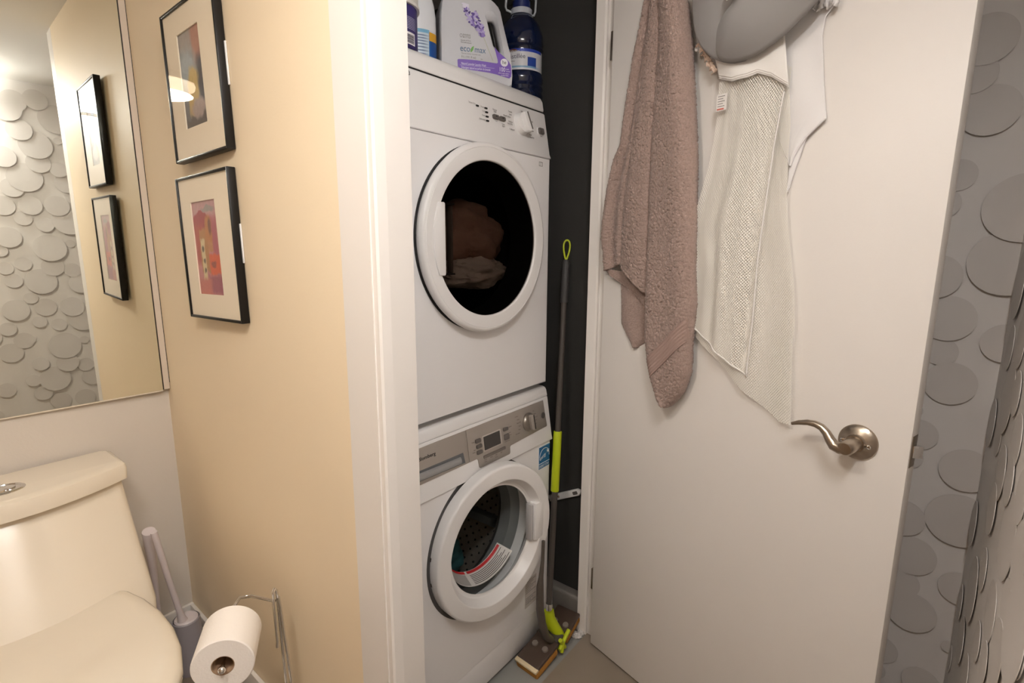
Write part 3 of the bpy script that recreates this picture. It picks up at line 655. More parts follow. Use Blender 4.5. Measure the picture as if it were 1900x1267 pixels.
fp = [(0.9412, 0.8085), (1.2870, 0.8085), (1.2935, 0.7290), (1.2905, 0.7265), (1.1120, 0.7185), (1.1075, 0.7150), (1.1060, 0.7000), (1.1020, 0.6965), (0.9790, 0.6965), (0.9745, 0.7000), (0.9735, 0.7200), (0.9700, 0.7240), (0.9412, 0.7240)]
prism('fascia', [(x, wz(z)) for x, z in fp], 0.0, 0.0026, SILV, washer, M=WM, bev=0.0005)
# drawer grip pocket
pk = [(0.7300, 0.7340), (0.9250, 0.7285), (0.9210, 0.7560), (0.9080, 0.7560), (0.7300, 0.7575)]
prism('grip_pocket', [(x, wz(z)) for x, z in pk], 0.0025, 0.0030, mat('pocket_dark', (96, 98, 100), 0.5), washer, M=WM)
bm = bmesh.new(); rows = []
for i in range(9):
    a = radians(10+150*i/8)
    rows.append([bm.verts.new((x, wz(zb)+0.0005+0.0195*(1-cos(a))*0.5, 0.003+0.006*sin(a))) for x, zb in ((0.7300, 0.7345), (0.9080, 0.7300))])
for A, B in zip(rows, rows[1:]): bm.faces.new((A[0], A[1], B[1], B[0]))
bmo('grip_roll', bm, SILVD, washer, True, WM)
text('print', 'Blomberg', 0.0125, WM @ Matrix.Translation((0.8295, wz(0.7790), 0.0030)), BLACKH, washer, 0.0003, 'RIGHT', sx=1.15)
# display, buttons, knob
prism('display_bezel', rrect(0.9985, wz(0.7340), 1.0755, wz(0.7765), 0.002), 0.0022, 0.0032, mat('bezel_light', (190, 182, 174), 0.3), washer, M=WM, bev=0.0004)
prism('display', rrect(1.0015, wz(0.7372), 1.0690, wz(0.7735), 0.001), 0.0028, 0.0038, mat('lcd_dark', (62, 58, 56), 0.2), washer, M=WM)
for x, z in ((0.9795, 0.7702), (0.9812, 0.7549), (0.9808, 0.7392), (1.0949, 0.7705)): prism('push_button', rrect(x-0.0105, wz(z)-0.0052, x+0.0105, wz(z)+0.0052, 0.003), 0.002, 0.0062, GREYB, washer, M=WM, bev=0.001)
prism('push_button', rrect(1.0855, wz(0.7400), 1.1065, wz(0.7560), 0.003), 0.002, 0.0062, GREYB, washer, M=WM, bev=0.001)
prism('indicator_bar', rrect(0.9940, wz(0.7165), 1.0860, wz(0.7245), 0.0025), 0.002, 0.0050, mat('indicator_bar', (112, 104, 98), 0.4), washer, M=WM, bev=0.0008)
KW = WM @ Matrix.Translation((1.2020, wz(0.7628), 0))
kn = lathe('knob', [(0.0275, 0.002), (0.0275, 0.006), (0.024, 0.0085), (0.0225, 0.0125), (0, 0.013)], mat('knob_metal', (150, 142, 134), 0.3, metal=0.7), washer, KW, seg=48)
prism('knob_grip', rrect(-0.0085, -0.0225, 0.0085, 0.0225, 0.006), 0.012, 0.024, SILV, kn, M=KW @ Matrix.Rotation(radians(4), 4, 'Z'), bev=0.002)
prism('knob_pointer', rrect(0.0015, -0.0215, 0.0060, 0.0215, 0.001), 0.0235, 0.0245, DARK, kn, M=KW @ Matrix.Rotation(radians(4), 4, 'Z'))
lathe('power_button', [(0.0095, 0.002), (0.009, 0.0045), (0, 0.005)], mat('power_dark', (84, 80, 76), 0.4), washer, WM @ Matrix.Translation((1.2780, wz(0.7640), 0)), seg=24)
PRW = mat('panel_print', (108, 100, 94), 0.6)
def wtext(s, x, z, size=0.0048, ax='LEFT'): text('print', s, size, WM @ Matrix.Translation((x, wz(z), 0.0027)), PRW, washer, 0.0001, ax)
for s, x, z in (('Temp', 0.967, 0.7690), ('Spin', 0.968, 0.7480), ('Delay', 0.966, 0.7420)): wtext(s, x, z, ax='RIGHT')
for s, x, z in (('Options', 1.108, 0.7700), ('Start', 1.108, 0.7540), ('Pause', 1.108, 0.7480), ('Cancel 3sec', 1.086, 0.7340), ('Wash', 0.996, 0.7110), ('Rinse', 1.020, 0.7110), ('Spin', 1.042, 0.7110), ('End', 1.064, 0.7110), ('Extra', 0.996, 0.7060), ('Door', 1.040, 0.7050)): wtext(s, x, z)
for i, s in enumerate(('Cottons', 'Heavy', 'Mixed 40', 'Sport', 'Baby', 'Eco Clean')): wtext(s, 1.168-0.004*abs(i-2.5), 0.7900-0.0098*i, ax='RIGHT')
for i, s in enumerate(('Off', 'Wool', 'Delicate', 'Hand', 'Rinse', 'Spin')): wtext(s, 1.236-0.003*abs(i-2.5), 0.7870-0.0098*i)
# energy label on the front
ES = mat('label_blue', (20, 104, 160), 0.4); LW = mat('label_white', (235, 238, 240), 0.4)
FM = YM(0, WY, 0)
es = box('energy_label', (1.2490, 0.5950, 0.0), (1.3090, 0.6690, 0.0006), LW, washer, M=FM)
box('label_field', (1.2510, 0.6140, 0.0006), (1.3085, 0.6670, 0.0009), ES, es, M=FM)
box('label_field', (1.2510, 0.5965, 0.0006), (1.3085, 0.6115, 0.0009), ES, es, M=FM)
text('label_lettering', 'ENERGY STAR', 0.0125, FM @ Matrix.Translation((1.2523, 0.5995, 0.0011)), LW, es, 0.0001, sx=0.66)
tube('label_arc', [(1.2800+0.0255*cos(radians(a)), 0.6335+0.0255*sin(radians(a)), 0.0010) for a in range(-8, 190, 9)], 0.0008, LW, es, seg=6, M=FM)
text('label_lettering', 'energy', 0.0175, FM @ Matrix.Translation((1.2560, 0.6230, 0.0011)) @ Matrix.Rotation(radians(20), 4, 'Z'), LW, es, 0.0001, sx=0.72)
st = [(1.2985+0.0085*(1 if i % 2 == 0 else 0.42)*cos(radians(90+36*i)), 0.6465+0.0085*(1 if i % 2 == 0 else 0.42)*sin(radians(90+36*i))) for i in range(10)]
prism('label_star', st, 0.0009, 0.0012, LW, es, M=FM)
# rating label low on the right
rl = box('rating_label', (1.1880, 0.150, 0.0), (1.2480, 0.245, 0.0004), mat('rating_paper', (206, 200, 194), 0.6), washer, M=FM)
for i in range(13):
    z = 0.238-0.0062*i
    if i in (7, 8): continue
    box('rating_line', (1.1920, z-0.0011, 0.0004), (1.2440-0.012*(i % 3), z+0.0011, 0.0006), PRINT, rl, M=FM)
for i in range(3): box('rating_line', (1.207+0.011*i, 0.158, 0.0004), (1.2085+0.011*i, 0.172, 0.0006), PRINT, rl, M=FM)

# washer door, a little ajar on its left hinge
DA = radians(-5.0)
WDM = Matrix.Translation((1.0080, 0.8595, WCZ)) @ Matrix.Rotation(DA, 4, 'Z') @ frame((0, 0, 0), (1, 0, 0), (0, 0, 1))
R0 = 0.2155
wr = lathe('door_ring', [(0.150, 0.002), (0.1545, 0.001), (0.1600, 0.004), (0.1608, 0.0055), (0.1732, 0.0280), (0.1740, 0.0292), (0.1752, 0.0298), (0.1760, 0.0299), (0.1775, 0.0300), (0.2085, 0.0286), (0.2100, 0.0284), (0.2130, 0.0268), (0.2148, 0.0245), (R0, 0.0215), (R0+0.0002, 0.0190), (R0, -0.006), (0.160, -0.012)], PLAST, washer, WDM, seg=96)
lathe('door_gap_shade', [(0.195, 0.0006), (0.2185, 0.0006), (0.2205, 0.0002)], mat('gap_shade_grey', (74, 72, 72), 0.6), washer, YM(1.0035, WY, WCZ), seg=96)  # flat dark ring painting the shade in the gap behind the ajar door
GLB = pane('washer_glass', (0.90, 0.92, 0.92), ior=1.75)
lathe('door_bowl', [(0.1565, 0.003), (0.152, -0.012), (0.140, -0.045), (0.125, -0.075), (0.105, -0.088), (0.06, -0.094), (0, -0.096)], GLB, washer, WDM, seg=72)
box('door_hinge', (-0.214, -0.040, -0.014), (-0.200, -0.028, 0.002), GREYP, washer, bev=0.002, M=WDM)
box('door_hinge', (-0.214, 0.028, -0.014), (-0.200, 0.040, 0.002), GREYP, washer, bev=0.002, M=WDM)
hd = prism('door_handle', [(0.146, -0.058), (0.176, -0.058), (0.181, -0.052), (0.183, 0.0), (0.181, 0.052), (0.176, 0.058), (0.146, 0.058)], 0.004, 0.0300, PLAST, washer, M=WDM, bev=0.003)
prism('handle_grip', [(0.134, -0.056), (0.1425, -0.056), (0.1425, 0.056), (0.134, 0.056)], 0.0005, 0.024, mat('handle_grey', (190, 188, 188), 0.35), hd, M=WDM, bev=0.003)
# tub behind the door
TM = YM(WCX, WY, WCZ)
lathe('gasket', [(0.185, -0.004), (0.19, -0.03), (0.165, -0.05), (0.162, -0.085), (0.18, -0.10)], mat('gasket_grey', (128, 130, 130), 0.45), washer, TM, seg=72)
DRUM = mat('drum_steel', (170, 162, 152), 0.32, metal=0.7)
lathe('drum', [(0.17, -0.10), (0.225, -0.115), (0.225, -0.38), (0.18, -0.40), (0, -0.405)], DRUM, washer, TM, seg=72)
HOLE = mat('drum_hole', (16, 14, 12), 0.6)
bm = bmesh.new()
for ring_i in range(12):
    for k in range(44):
        a = 2*pi*(k+0.5*(ring_i % 2))/44
        if (k % 15) < 2: continue
        mtx = Matrix.Translation((0.2245*cos(a), 0.2245*sin(a), -0.135-0.019*ring_i))
        bmesh.ops.create_icosphere(bm, subdivisions=1, radius=0.0042, matrix=mtx)
ho = bmo('drum_holes', bm, HOLE, washer, False, TM); ho['kind'] = 'stuff'
for a in (95, 215, 335):
    c = Vector((0.200*cos(radians(a)), 0.200*sin(radians(a)), 0))
    prism('drum_paddle', [(-0.02, -0.028), (0.02, -0.028), (0.012, 0.02), (-0.012, 0.02)], -0.36, -0.13, mat('paddle', (90, 92, 92), 0.4), washer, M=TM @ Matrix.Translation(c) @ Matrix.Rotation(radians(a+90), 4, 'Z'), bev=0.004)
tc_ = thing('teal_reflection_lump', 'dark teal lump added in the washing machine drum for a teal reflection', 'laundry', (WCX, 1.10, 0.30))  # lump added to colour in the teal reflection low in the drum
blob('cloth', (WCX-0.03, 1.10, 0.352), (0.10, 0.09, 0.055), mat('teal_reflection_lump', (40, 84, 88), 0.9, bump=0.5, scale=80), tc_, 0.3, 8, 5)
# warning sticker curved on the inside of the bowl
RED = mat('sticker_red', (190, 40, 44), 0.5); STW = mat('sticker_white', (222, 220, 216), 0.5); STC = mat('sticker_grey', (170, 168, 165), 0.5)
def bowl_band(name, a0, a1, t0, t1, m, parent, lift=0.0):
    P = []
    for i in range(7):
        t = lerp(t0, t1, i/6); r = lerp(0.150, 0.126, t)-lift; z = lerp(-0.016, -0.072, t)+lift*0.6
        P.append([WDM @ Vector((r*cos(radians(lerp(a0, a1, j/24))), r*sin(radians(lerp(a0, a1, j/24))), z)) for j in range(25)])
    return grid(name, P, m, parent)
sk = bowl_band('warning_sticker', 196, 318, 0.20, 1.05, STW, washer, 0.003)
bowl_band('sticker_stripe', 196, 248, 0.88, 1.02, RED, sk, 0.0045)
bowl_band('sticker_stripe', 252, 316, 0.88, 1.02, RED, sk, 0.0045)
bowl_band('sticker_stripe', 196, 247, 0.24, 0.84, STC, sk, 0.0042)
for i in range(7): bowl_band('sticker_line', 254, 315-(i % 3)*5, 0.28+0.080*i, 0.308+0.080*i, DARK, sk, 0.0045)

# ------------------------------------------------------------------ bottles on top of the dryer
ZT = 1.701
# detergent jug: silhouette in its own plane, turned to face the room, with an open grip
JUGP = mat('jug_plastic', (205, 205, 209), 0.38, spec=0.4)
jug = thing('detergent_jug', 'pale grey laundry detergent jug with a purple label and built in handle', 'jug', (1.16, 1.06, ZT))
JM = frame((1.2075-0.819*0.199, 0.955+0.574*0.199, ZT), (0.819, -0.574, 0), (0, 0, 1))     # local x right, y up, z to the room
JD = 0.105
def jug_body():
    out = [(0.006, 0.0005), (0.190, 0.0005), (0.1975, 0.006), (0.1995, 0.03), (0.1975, 0.0557), (0.1940, 0.085), (0.1879, 0.110), (0.1820, 0.132), (0.1753, 0.1549), (0.1700, 0.176), (0.166, 0.1914), (0.160, 0.202), (0.150, 0.2105), (0.130, 0.221), (0.105, 0.230), (0.100, 0.236), (0.098, 0.25), (0.045, 0.25), (0.043, 0.236), (0.030, 0.228), (0.014, 0.214), (0.005, 0.195), (0.002, 0.16), (0.0005, 0.05), (0.0005, 0.006)]
    hole = [(0.1295, 0.1610), (0.1330, 0.1650), (0.1440, 0.1650), (0.1500, 0.1590), (0.1530, 0.1510), (0.1655, 0.0960), (0.1650, 0.0915), (0.1610, 0.0915), (0.1540, 0.0965), (0.1450, 0.1070)]
    bm = bmesh.new()
    def loop(pts, z, s, c): return [bm.verts.new((c[0]+(p[0]-c[0])*s, max(c[1]+(p[1]-c[1])*s, 0.0005), z)) for p in pts]
    oc, hc = (0.10, 0.12), (0.1485, 0.1290)
    def thin(x, y): return 0.0      # placeholder for straight sides
    ys = [(0.0, 0.965), (-0.003, 0.982), (-0.010, 0.996), (-0.022, 1.0), (-JD+0.022, 1.0), (-JD+0.010, 0.996), (-JD+0.003, 0.982), (-JD, 0.965)]
    O = [loop(out, z, s, oc) for z, s in ys]
    # the grip side is slimmer than the body
    for o in O:
        for v in o:
            if v.co.x > 0.125 and v.co.y > 0.085:
                k = min(1, (v.co.x-0.125)/0.035)*min(1, (v.co.y-0.085)/0.03)
                v.co.z = lerp(v.co.z, -0.010+(v.co.z+0.0)*0.22, k)
    hs = [(0.0, 1.55), (-0.007, 1.16), (-0.013, 1.02), (-0.018, 1.0), (-0.024, 1.02), (-0.032, 1.2), (-JD*0.6, 1.7)]
    HH = []
    for z, s in hs:
        lp = loop(hole, z, s, hc)
        for v in lp:
            v.co.x = min(v.co.x, 0.1745 - 0.16*(v.co.y-0.10)*0.55) if s > 1.1 else v.co.x
        HH.append(lp)
    for L_ in (O, HH):
        for A, B in zip(L_, L_[1:]):
            n = len(A)
            for i in range(n): bm.faces.new((A[i], A[(i+1) % n], B[(i+1) % n], B[i]))
    for o, h in ((O[0], HH[0]), (O[-1], HH[-1])):
        ed = []
        for lp in (o, h):
            for i in range(len(lp)): ed.append(bm.edges.get((lp[i], lp[(i+1) % len(lp)])))
        bmesh.ops.triangle_fill(bm, edges=ed, use_beauty=True)
    return bm
bm = jug_body()
jb = bmo('jug_body', bm, JUGP, jug, True, JM)
lathe('cap', [(0, 0), (0.030, 0), (0.030, 0.03), (0.026, 0.034), (0, 0.034)], mat('cap_purple', (90, 60, 150), 0.4), jug, JM @ frame((0.0715, 0.25, -JD/2), (1, 0, 0), (0, 0, -1)))
PUR = mat('label_purple', (112, 78, 176), 0.4); LBW = mat('label_text_white', (240, 238, 244), 0.5); ECO = mat('label_teal', (70, 104, 140), 0.5); GRN = mat('label_green', (112, 170, 84), 0.5)
def jl(pts, name, m, z0=0.0002, z1=0.0005, parent=None): return prism(name, pts, z0, z1, m, parent or jug, M=JM, smooth=False)
band = jl([(0.0455, 0.0575), (0.0462, 0.0420), (0.0500, 0.0375), (0.0960, 0.0351), (0.1300, 0.0335), (0.1509, 0.0310), (0.1750, 0.0262), (0.1880, 0.0240), (0.1930, 0.0290), (0.1940, 0.0400), (0.1920, 0.0575), (0.1860, 0.0665), (0.1780, 0.0735), (0.1600, 0.0860), (0.1500, 0.0945), (0.1462, 0.0990), (0.1480, 0.0920), (0.1509, 0.0815), (0.1550, 0.0680), (0.1556, 0.0605), (0.1530, 0.0585), (0.1380, 0.0592), (0.0962, 0.0611), (0.0700, 0.0608), (0.0480, 0.0595)], 'label_band', PUR)
def jt(s, x, z, size, m, ax='LEFT', sx=1.0, parent=None): text('lettering', s, size, JM @ Matrix.Translation((x, z, 0.0006)), m, parent or jug, 0.0001, ax, sx)
jt('Natural Lavender Laundry Wash', 0.0555, 0.0475, 0.0082, LBW, sx=0.62, parent=band)
jt('Détergent naturel au parfum de lavande', 0.0555, 0.0380, 0.0082, LBW, sx=0.60, parent=band)
jt('100', 0.1585, 0.0395, 0.0155, LBW, sx=0.78, parent=band); jt('loads', 0.1785, 0.0450, 0.0050, LBW, sx=.8, parent=band); jt('brassées', 0.1785, 0.0400, 0.0045, LBW, sx=.75, parent=band); jt('safe for septic systems', 0.157, 0.0340, 0.0046, LBW, sx=0.72, parent=band); jt('biodegradable', 0.165, 0.0290, 0.0046, LBW, sx=0.8, parent=band)
box('band_line', (0.052, 0.0455, 0.0005), (0.146, 0.0459, 0.0007), LBW, band, M=JM)
jl([(0.1735+0.0105*cos(2*pi*i/28), 0.0625+0.0100*sin(2*pi*i/28)) for i in range(28)], 'he_roundel', LBW, 0.0005, 0.0008, band)
text('lettering', 'he', 0.0135, JM @ Matrix.Translation((0.1735, 0.0588, 0.0010)), DARK, band, 0.0002, 'CENTER', sx=.85)
text('lettering', 'eco', 0.0220, JM @ Matrix.Translation((0.0525, 0.0800, 0.0006)), ECO, jug, 0.0002, sx=0.86)
text('lettering', 'max', 0.0220, JM @ Matrix.Translation((0.0915, 0.0800, 0.0006)), ECO, jug, 0.0002, sx=0.82)
jl([(0.0805, 0.0795), (0.0840, 0.0805), (0.0880, 0.0850), (0.0905, 0.0955), (0.0850, 0.0925), (0.0812, 0.0870)], 'leaf_mark', GRN)
for s_, x, z, q in (('ENVIRO', 0.0605, 0.1180, 0.0058), ('BOTTLE', 0.0605, 0.1125, 0.0058), ('Gentle & Pure', 0.0550, 0.1050, 0.0046), ('Formule douce', 0.0550, 0.1000, 0.0046), ('The eco choice / Le choix vert', 0.0560, 0.0735, 0.0042), ('5 L (101 fl oz)', 0.0560, 0.0645, 0.0070), ('he', 0.1085, 0.0635, 0.005)): jt(s_, x, z, q, GREYB)
tube('recycle_mark', [(0.0560+0.0030*cos(2*pi*i/14), 0.1175+0.0040*sin(2*pi*i/14), 0.0006) for i in range(14)], 0.0004, GREYB, jug, seg=5, M=JM, closed=True)
# lavender sprig on the label
LAVS = [mat('lavender_%d' % i, c, 0.6) for i, c in enumerate(((98, 76, 150), (140, 120, 190), (182, 168, 214), (74, 56, 124), (226, 222, 236)))]
random.seed(11)
for i in range(84):
    t = i/83
    cx_, cz_ = lerp(0.0715, 0.1150, t), lerp(0.1920, 0.1240, t)
    wd_ = 0.0165*sin(pi*min(1, 0.12+t*0.90))**0.7
    x = cx_+random.uniform(-wd_, wd_); z = cz_+random.uniform(-0.004, 0.004)
    m = LAVS[4] if t < 0.14 else random.choice(LAVS[:3]+[LAVS[0], LAVS[3], LAVS[2]])
    a = random.uniform(0, pi); l, b_ = random.uniform(0.0040, 0.0075), random.uniform(0.0020, 0.0032)
    jl([(x+l*cos(q)*cos(a)-b_*sin(q)*sin(a), z+l*cos(q)*sin(a)+b_*sin(q)*cos(a)) for q in [2*pi*k/10 for k in range(10)]], 'petal', m, 0.0003+0.000005*i, 0.0006+0.000005*i)
tube('stem', [(0.1165, 0.1200, 0.0006), (0.1200, 0.1120, 0.0006), (0.1310, 0.0880, 0.0006), (0.1425, 0.0635, 0.0006)], 0.0005, mat('stem_pale', (190, 192, 150), 0.6), jug, seg=6, M=JM)

# water bottle
WCx, WCy, Rb = 1.365, 1.050, 0.068
wbot = thing('water_bottle', 'large dark blue bottle of distilled water with a carrying ring', 'water bottle', (WCx, WCy, ZT))
BLUE = mat('bottle_blue', (10, 22, 52), 0.10, coat=0.6)
BMx = Matrix.Translation((WCx, WCy, ZT))
prof = [(0, 0.002), (0.050, 0.0), (0.060, 0.004), (Rb-0.002, 0.014)]
for i, z in enumerate((0.024, 0.034, 0.044, 0.054, 0.064)): prof.append((Rb-(0.004 if i % 2 else 0.0), z))
prof += [(Rb, 0.072), (Rb-0.0035, 0.080), (Rb-0.0045, 0.084), (Rb-0.0045, 0.143), (Rb-0.0035, 0.147), (Rb-0.0005, 0.151), (Rb-0.003, 0.158), (Rb, 0.166), (Rb-0.002, 0.176), (Rb-0.001, 0.184), (Rb-0.005, 0.200), (0.056, 0.220), (0.044, 0.236), (0.032, 0.248), (0.026, 0.254), (0.025, 0.262), (0, 0.262)]
lathe('bottle_body', prof, BLUE, wbot, BMx, seg=64)
lathe('collar', [(0.0255, 0.250), (0.032, 0.251), (0.032, 0.266), (0.0265, 0.268), (0.024, 0.27)], mat('collar_white', (196, 200, 208), 0.4), wbot, BMx)
lathe('cap', [(0.0265, 0.268), (0.0265, 0.288), (0.024, 0.291), (0, 0.291)], mat('cap_blue', (20, 34, 90), 0.4), wbot, BMx)
RG = mat('ring_white', (190, 196, 200), 0.35)
dirr = Vector((0.83, -0.56, 0))
tube('carry_ring', [BMx @ (dirr*a+Vector((0, 0, z))) for a, z in ((-0.030, 0.258), (-0.046, 0.262), (-0.049, 0.270), (-0.046, 0.300), (-0.030, 0.325), (0.0, 0.332), (0.030, 0.325), (0.046, 0.300), (0.044, 0.268), (0.040, 0.258), (0.030, 0.257))], 0.0035, RG, wbot, seg=10)
A0 = math.atan2(-WCy, -WCx)          # towards the room
LBL = paint('water_label', (214, 214, 218), [('rect', .5, .93, 1, .09, .02, (36, 62, 168)), ('rect', .70, .34, .085, .24, .05, (34, 66, 150)), ('ell', .36, .90, .075, .085, .1, (92, 52, 30)), ('rect', .5, .13, .3, .04, .8, (120, 160, 190)), ('rect', .98, .5, .045, .5, .1, (196, 200, 200))], rough=0.35, distort=0)
lab = lathe('label', [(Rb-0.0038, 0.085), (Rb-0.0038, 0.105), (Rb-0.0038, 0.125), (Rb-0.0038, 0.142)], LBL, wbot, BMx, seg=48, a0=A0-1.35, a1=A0+1.35, uv=True)
def cyl_text(s, size, ang, z, m, parent, sx=1.0):
    """lettering wrapped around the bottle"""
    cu = bpy.data.curves.new('t', 'FONT'); cu.body = s; cu.size = size; cu.resolution_u = 3
    o = bpy.data.objects.new('t', cu); me = bpy.data.meshes.new_from_object(o); bpy.data.objects.remove(o); bpy.data.curves.remove(cu)
    R = Rb-0.0032
    for v in me.vertices:
        a = ang+v.co.x*sx/R; v.co = BMx @ Vector((R*cos(a), R*sin(a), z+v.co.y))
    me.materials.clear(); return link('lettering', me, m, parent)
cyl_text('distillée', 0.0175, A0-0.62, 0.1150, mat('label_navy', (40, 48, 76), 0.5), lab)
cyl_text('Sélection', 0.0080, A0-0.52, 0.1325, LBW, lab)
cyl_text('4 litres', 0.0065, A0-0.56, 0.1060, GREYB, lab)

# purple labelled tub, left
tub = thing('cleaner_tub', 'dark purple labelled tub with a white lid, half behind the door casing', 'tub', (0.829, 1.005, ZT))
TBM = Matrix.Translation((0.829, 1.005, ZT))
RT = 0.060
lathe('body', [(0, 0.001), (RT-0.003, 0.0), (RT, 0.004), (RT, 0.092), (RT-0.002, 0.096)], mat('tub_purple', (44, 34, 92), 0.35), tub, TBM, seg=56)
lathe('lid', [(RT-0.002, 0.086), (RT+0.0055, 0.086), (RT+0.0055, 0.092), (RT+0.003, 0.095), (RT+0.003, 0.132), (RT-0.001, 0.137), (0, 0.139)], mat('lid_white', (222, 218, 212), 0.4), tub, TBM, seg=56)
lathe('lid_mark', [(0.02, 0.1395), (0.045, 0.1392)], mat('lid_red', (196, 70, 96), 0.5), tub, TBM, seg=40)
A1 = math.atan2(-1.005, -0.829)
LBT = paint('tub_label', (44, 36, 96), [('rect', .5, .17, .34, .17, .03, (226, 226, 228))]+[('rect', .5, .05+.036*i, .30, .011+.004*(i % 2), .2, (40, 38, 60)) for i in range(7)]+[('rect', .5, .42+.036*i, .38, .009, .4, (150, 150, 176)) for i in range(8)], rough=0.4, distort=0)
lathe('label', [(RT+0.0006, 0.006), (RT+0.0006, 0.03), (RT+0.0006, 0.06), (RT+0.0006, 0.084)], LBT, tub, TBM, seg=40, a0=A1-0.05, a1=A1+1.25, uv=True)

# white bottle with a blue label
spr = thing('cleaner_bottle', 'tall white cleaner bottle with a blue and yellow label', 'bottle', (1.012, 1.112, ZT))
SM = Matrix.Translation((1.004, 1.119, ZT)) @ Matrix.Rotation(radians(-42), 4, 'Z')
BW = mat('bottle_white', (236, 238, 242), 0.32)
lathe('body', [(0, 0.001), (0.050, 0.0), (0.054, 0.005), (0.0545, 0.115), (0.0540, 0.150), (0.0505, 0.180), (0.044, 0.205), (0.034, 0.232), (0.020, 0.255), (0.015, 0.262), (0.015, 0.272), (0, 0.272)], BW, spr, SM, seg=56, sy=0.72)
lathe('cap', [(0.019, 0.266), (0.019, 0.296), (0.016, 0.300), (0, 0.300)], mat('cap_blue2', (40, 90, 170), 0.4), spr, SM)
LBS = paint('cleaner_label', (40, 116, 180), [('ell', .88, .10, .25, .16, .8, (90, 176, 206)), ('rect', .88, .60, .16, .18, .5, (20, 70, 140)), ('rect', .88, .86, .16, .10, .05, (224, 168, 40)), ('rect', .88, .985, .16, .025, .05, (226, 228, 234)), ('rect', .42, .5, .29, .5, .02, (206, 220, 232))]+[('rect', .42, .08+.065*i, .24, .014, .6, (96, 116, 150)) for i in range(13)]+[('rect', .42, .96, .29, .04, .1, (120, 180, 214))], rough=0.35, distort=0)
lathe('label', [(0.0550, 0.004), (0.0552, 0.04), (0.0552, 0.08), (0.0550, 0.1145)], LBS, spr, SM, seg=40, a0=radians(205), a1=radians(352), uv=True, sy=0.725)

# small bottle behind the jug, seen through its handle
sb = thing('dish_soap_bottle', 'small white bottle with a green label seen through the jug handle', 'bottle', (1.285, 1.20, ZT))
SBM = Matrix.Translation((1.262, 1.17, ZT))
lathe('body', [(0, 0.0), (0.03, 0.0), (0.032, 0.004), (0.032, 0.12), (0.028, 0.14), (0.014, 0.155), (0, 0.155)], mat('soap_white', (226, 216, 210), 0.4), sb, SBM, seg=40)
lathe('label', [(0.0326, 0.03), (0.0326, 0.118)], mat('soap_green', (40, 92, 40), 0.5), sb, SBM, seg=40)

# ------------------------------------------------------------------ butterfly sponge mop beside the washer
mop = thing('sponge_mop', 'grey and lime sponge mop leaning beside the washing machine', 'mop', (1.24, 0.83, 0))
pb, pt_ = Vector((1.2575, 0.835, 0.135)), Vector((1.410, 0.898, 1.285))
def pp(t): return pb.lerp(pt_, t)
def tz(z): return (z-pb.z)/(pt_.z-pb.z)
tube('pole', [pp(0), pp(tz(0.60)), pp(tz(1.12))], [0.0095, 0.0095, 0.0085], GREYP, mop, seg=20)
tube('pole_joint', [pp(tz(0.13)), pp(tz(0.142)), pp(tz(0.15))], [0.0112, 0.0118, 0.0105], CHROME, mop, seg=20)
tube('sleeve', [pp(tz(0.512)), pp(tz(0.514)), pp(tz(0.700)), pp(tz(0.702))], [0.0125, 0.0132, 0.0132, 0.0125], LIME, mop, seg=24)
tube('hand_grip', [pp(tz(1.103)), pp(tz(1.108)), pp(tz(1.225)), pp(tz(1.235))], [0.0118, 0.0125, 0.0118, 0.0085], mat('grip_black', (58, 56, 56), 0.6), mop, seg=20)
ax_ = (pt_-pb).normalized(); sd = Vector((0.62, -0.78, 0)).normalized()
c0 = pp(tz(1.236))
tube('hanging_loop', [c0+ax_*(0.060*(0.5-0.5*cos(a)))+sd*(0.0135*sin(a)*(0.35+0.65*(0.5-0.5*cos(a)))) for a in [2*pi*i/24 for i in range(25)]], 0.0030, LIME, mop, seg=10)
# foot and lever
tube('foot', [pp(tz(0.128)), (1.2575, 0.832, 0.10), (1.262, 0.822, 0.075), (1.272, 0.805, 0.050), (1.278, 0.795, 0.036)], [0.0155, 0.0180, 0.0195, 0.0160, 0.0120], LIME, mop, seg=20)
tube('pull_rod', [(1.176, 0.806, 0.42), (1.170, 0.803, 0.36), (1.160, 0.801, 0.31), (1.1545, 0.80, 0.285), (1.1560, 0.80, 0.21), (1.168, 0.80, 0.15), (1.190, 0.80, 0.095), (1.222, 0.80, 0.060)], [0.005, 0.0055, 0.0075, 0.0110, 0.0120, 0.0125, 0.0125, 0.011], mat('lever_grey', (80, 72, 66), 0.4), mop, seg=16)
HB = mat('mop_head_brown', (74, 60, 52), 0.3)
# two wings of the head, tilted like an open book
hx = Vector((0.905, -0.0, 0)).normalized()
def wing(name, cx, cy, cz, lx, ly, lz, rz, ry, m, bev=0.004):
    M = Matrix.Translation((cx, cy, cz)) @ Matrix.Rotation(rz, 4, 'Z') @ Matrix.Rotation(ry, 4, 'Y')
    return box(name, (-lx/2, -ly/2, -lz/2), (lx/2, ly/2, lz/2), m, mop, bev=bev, M=M), M
SPN = mat('sponge_ochre', (176, 122, 50), 0.95, bump=1.0, scale=260); SPW = mat('sponge_cream', (222, 204, 168), 0.9, bump=0.6, scale=260)
g, Mg = wing('head_wing', 1.178, 0.820, 0.040, 0.105, 0.085, 0.012, radians(-4), radians(-14), HB)
box('sponge', (-0.062, -0.042, -0.032), (0.045, 0.042, -0.006), SPN, mop, bev=0.006, M=Mg)
box('sponge_strip', (-0.064, -0.043, -0.006), (-0.048, 0.043, 0.004), SPW, mop, bev=0.003, M=Mg)
for yy in (-0.02, 0.02): lathe('clip', [(0.010, 0.006), (0.009, 0.011), (0, 0.012)], mat('clip_grey', (130, 120, 112), 0.3), g, Mg @ Matrix.Translation((0.012, yy, 0)), seg=20)
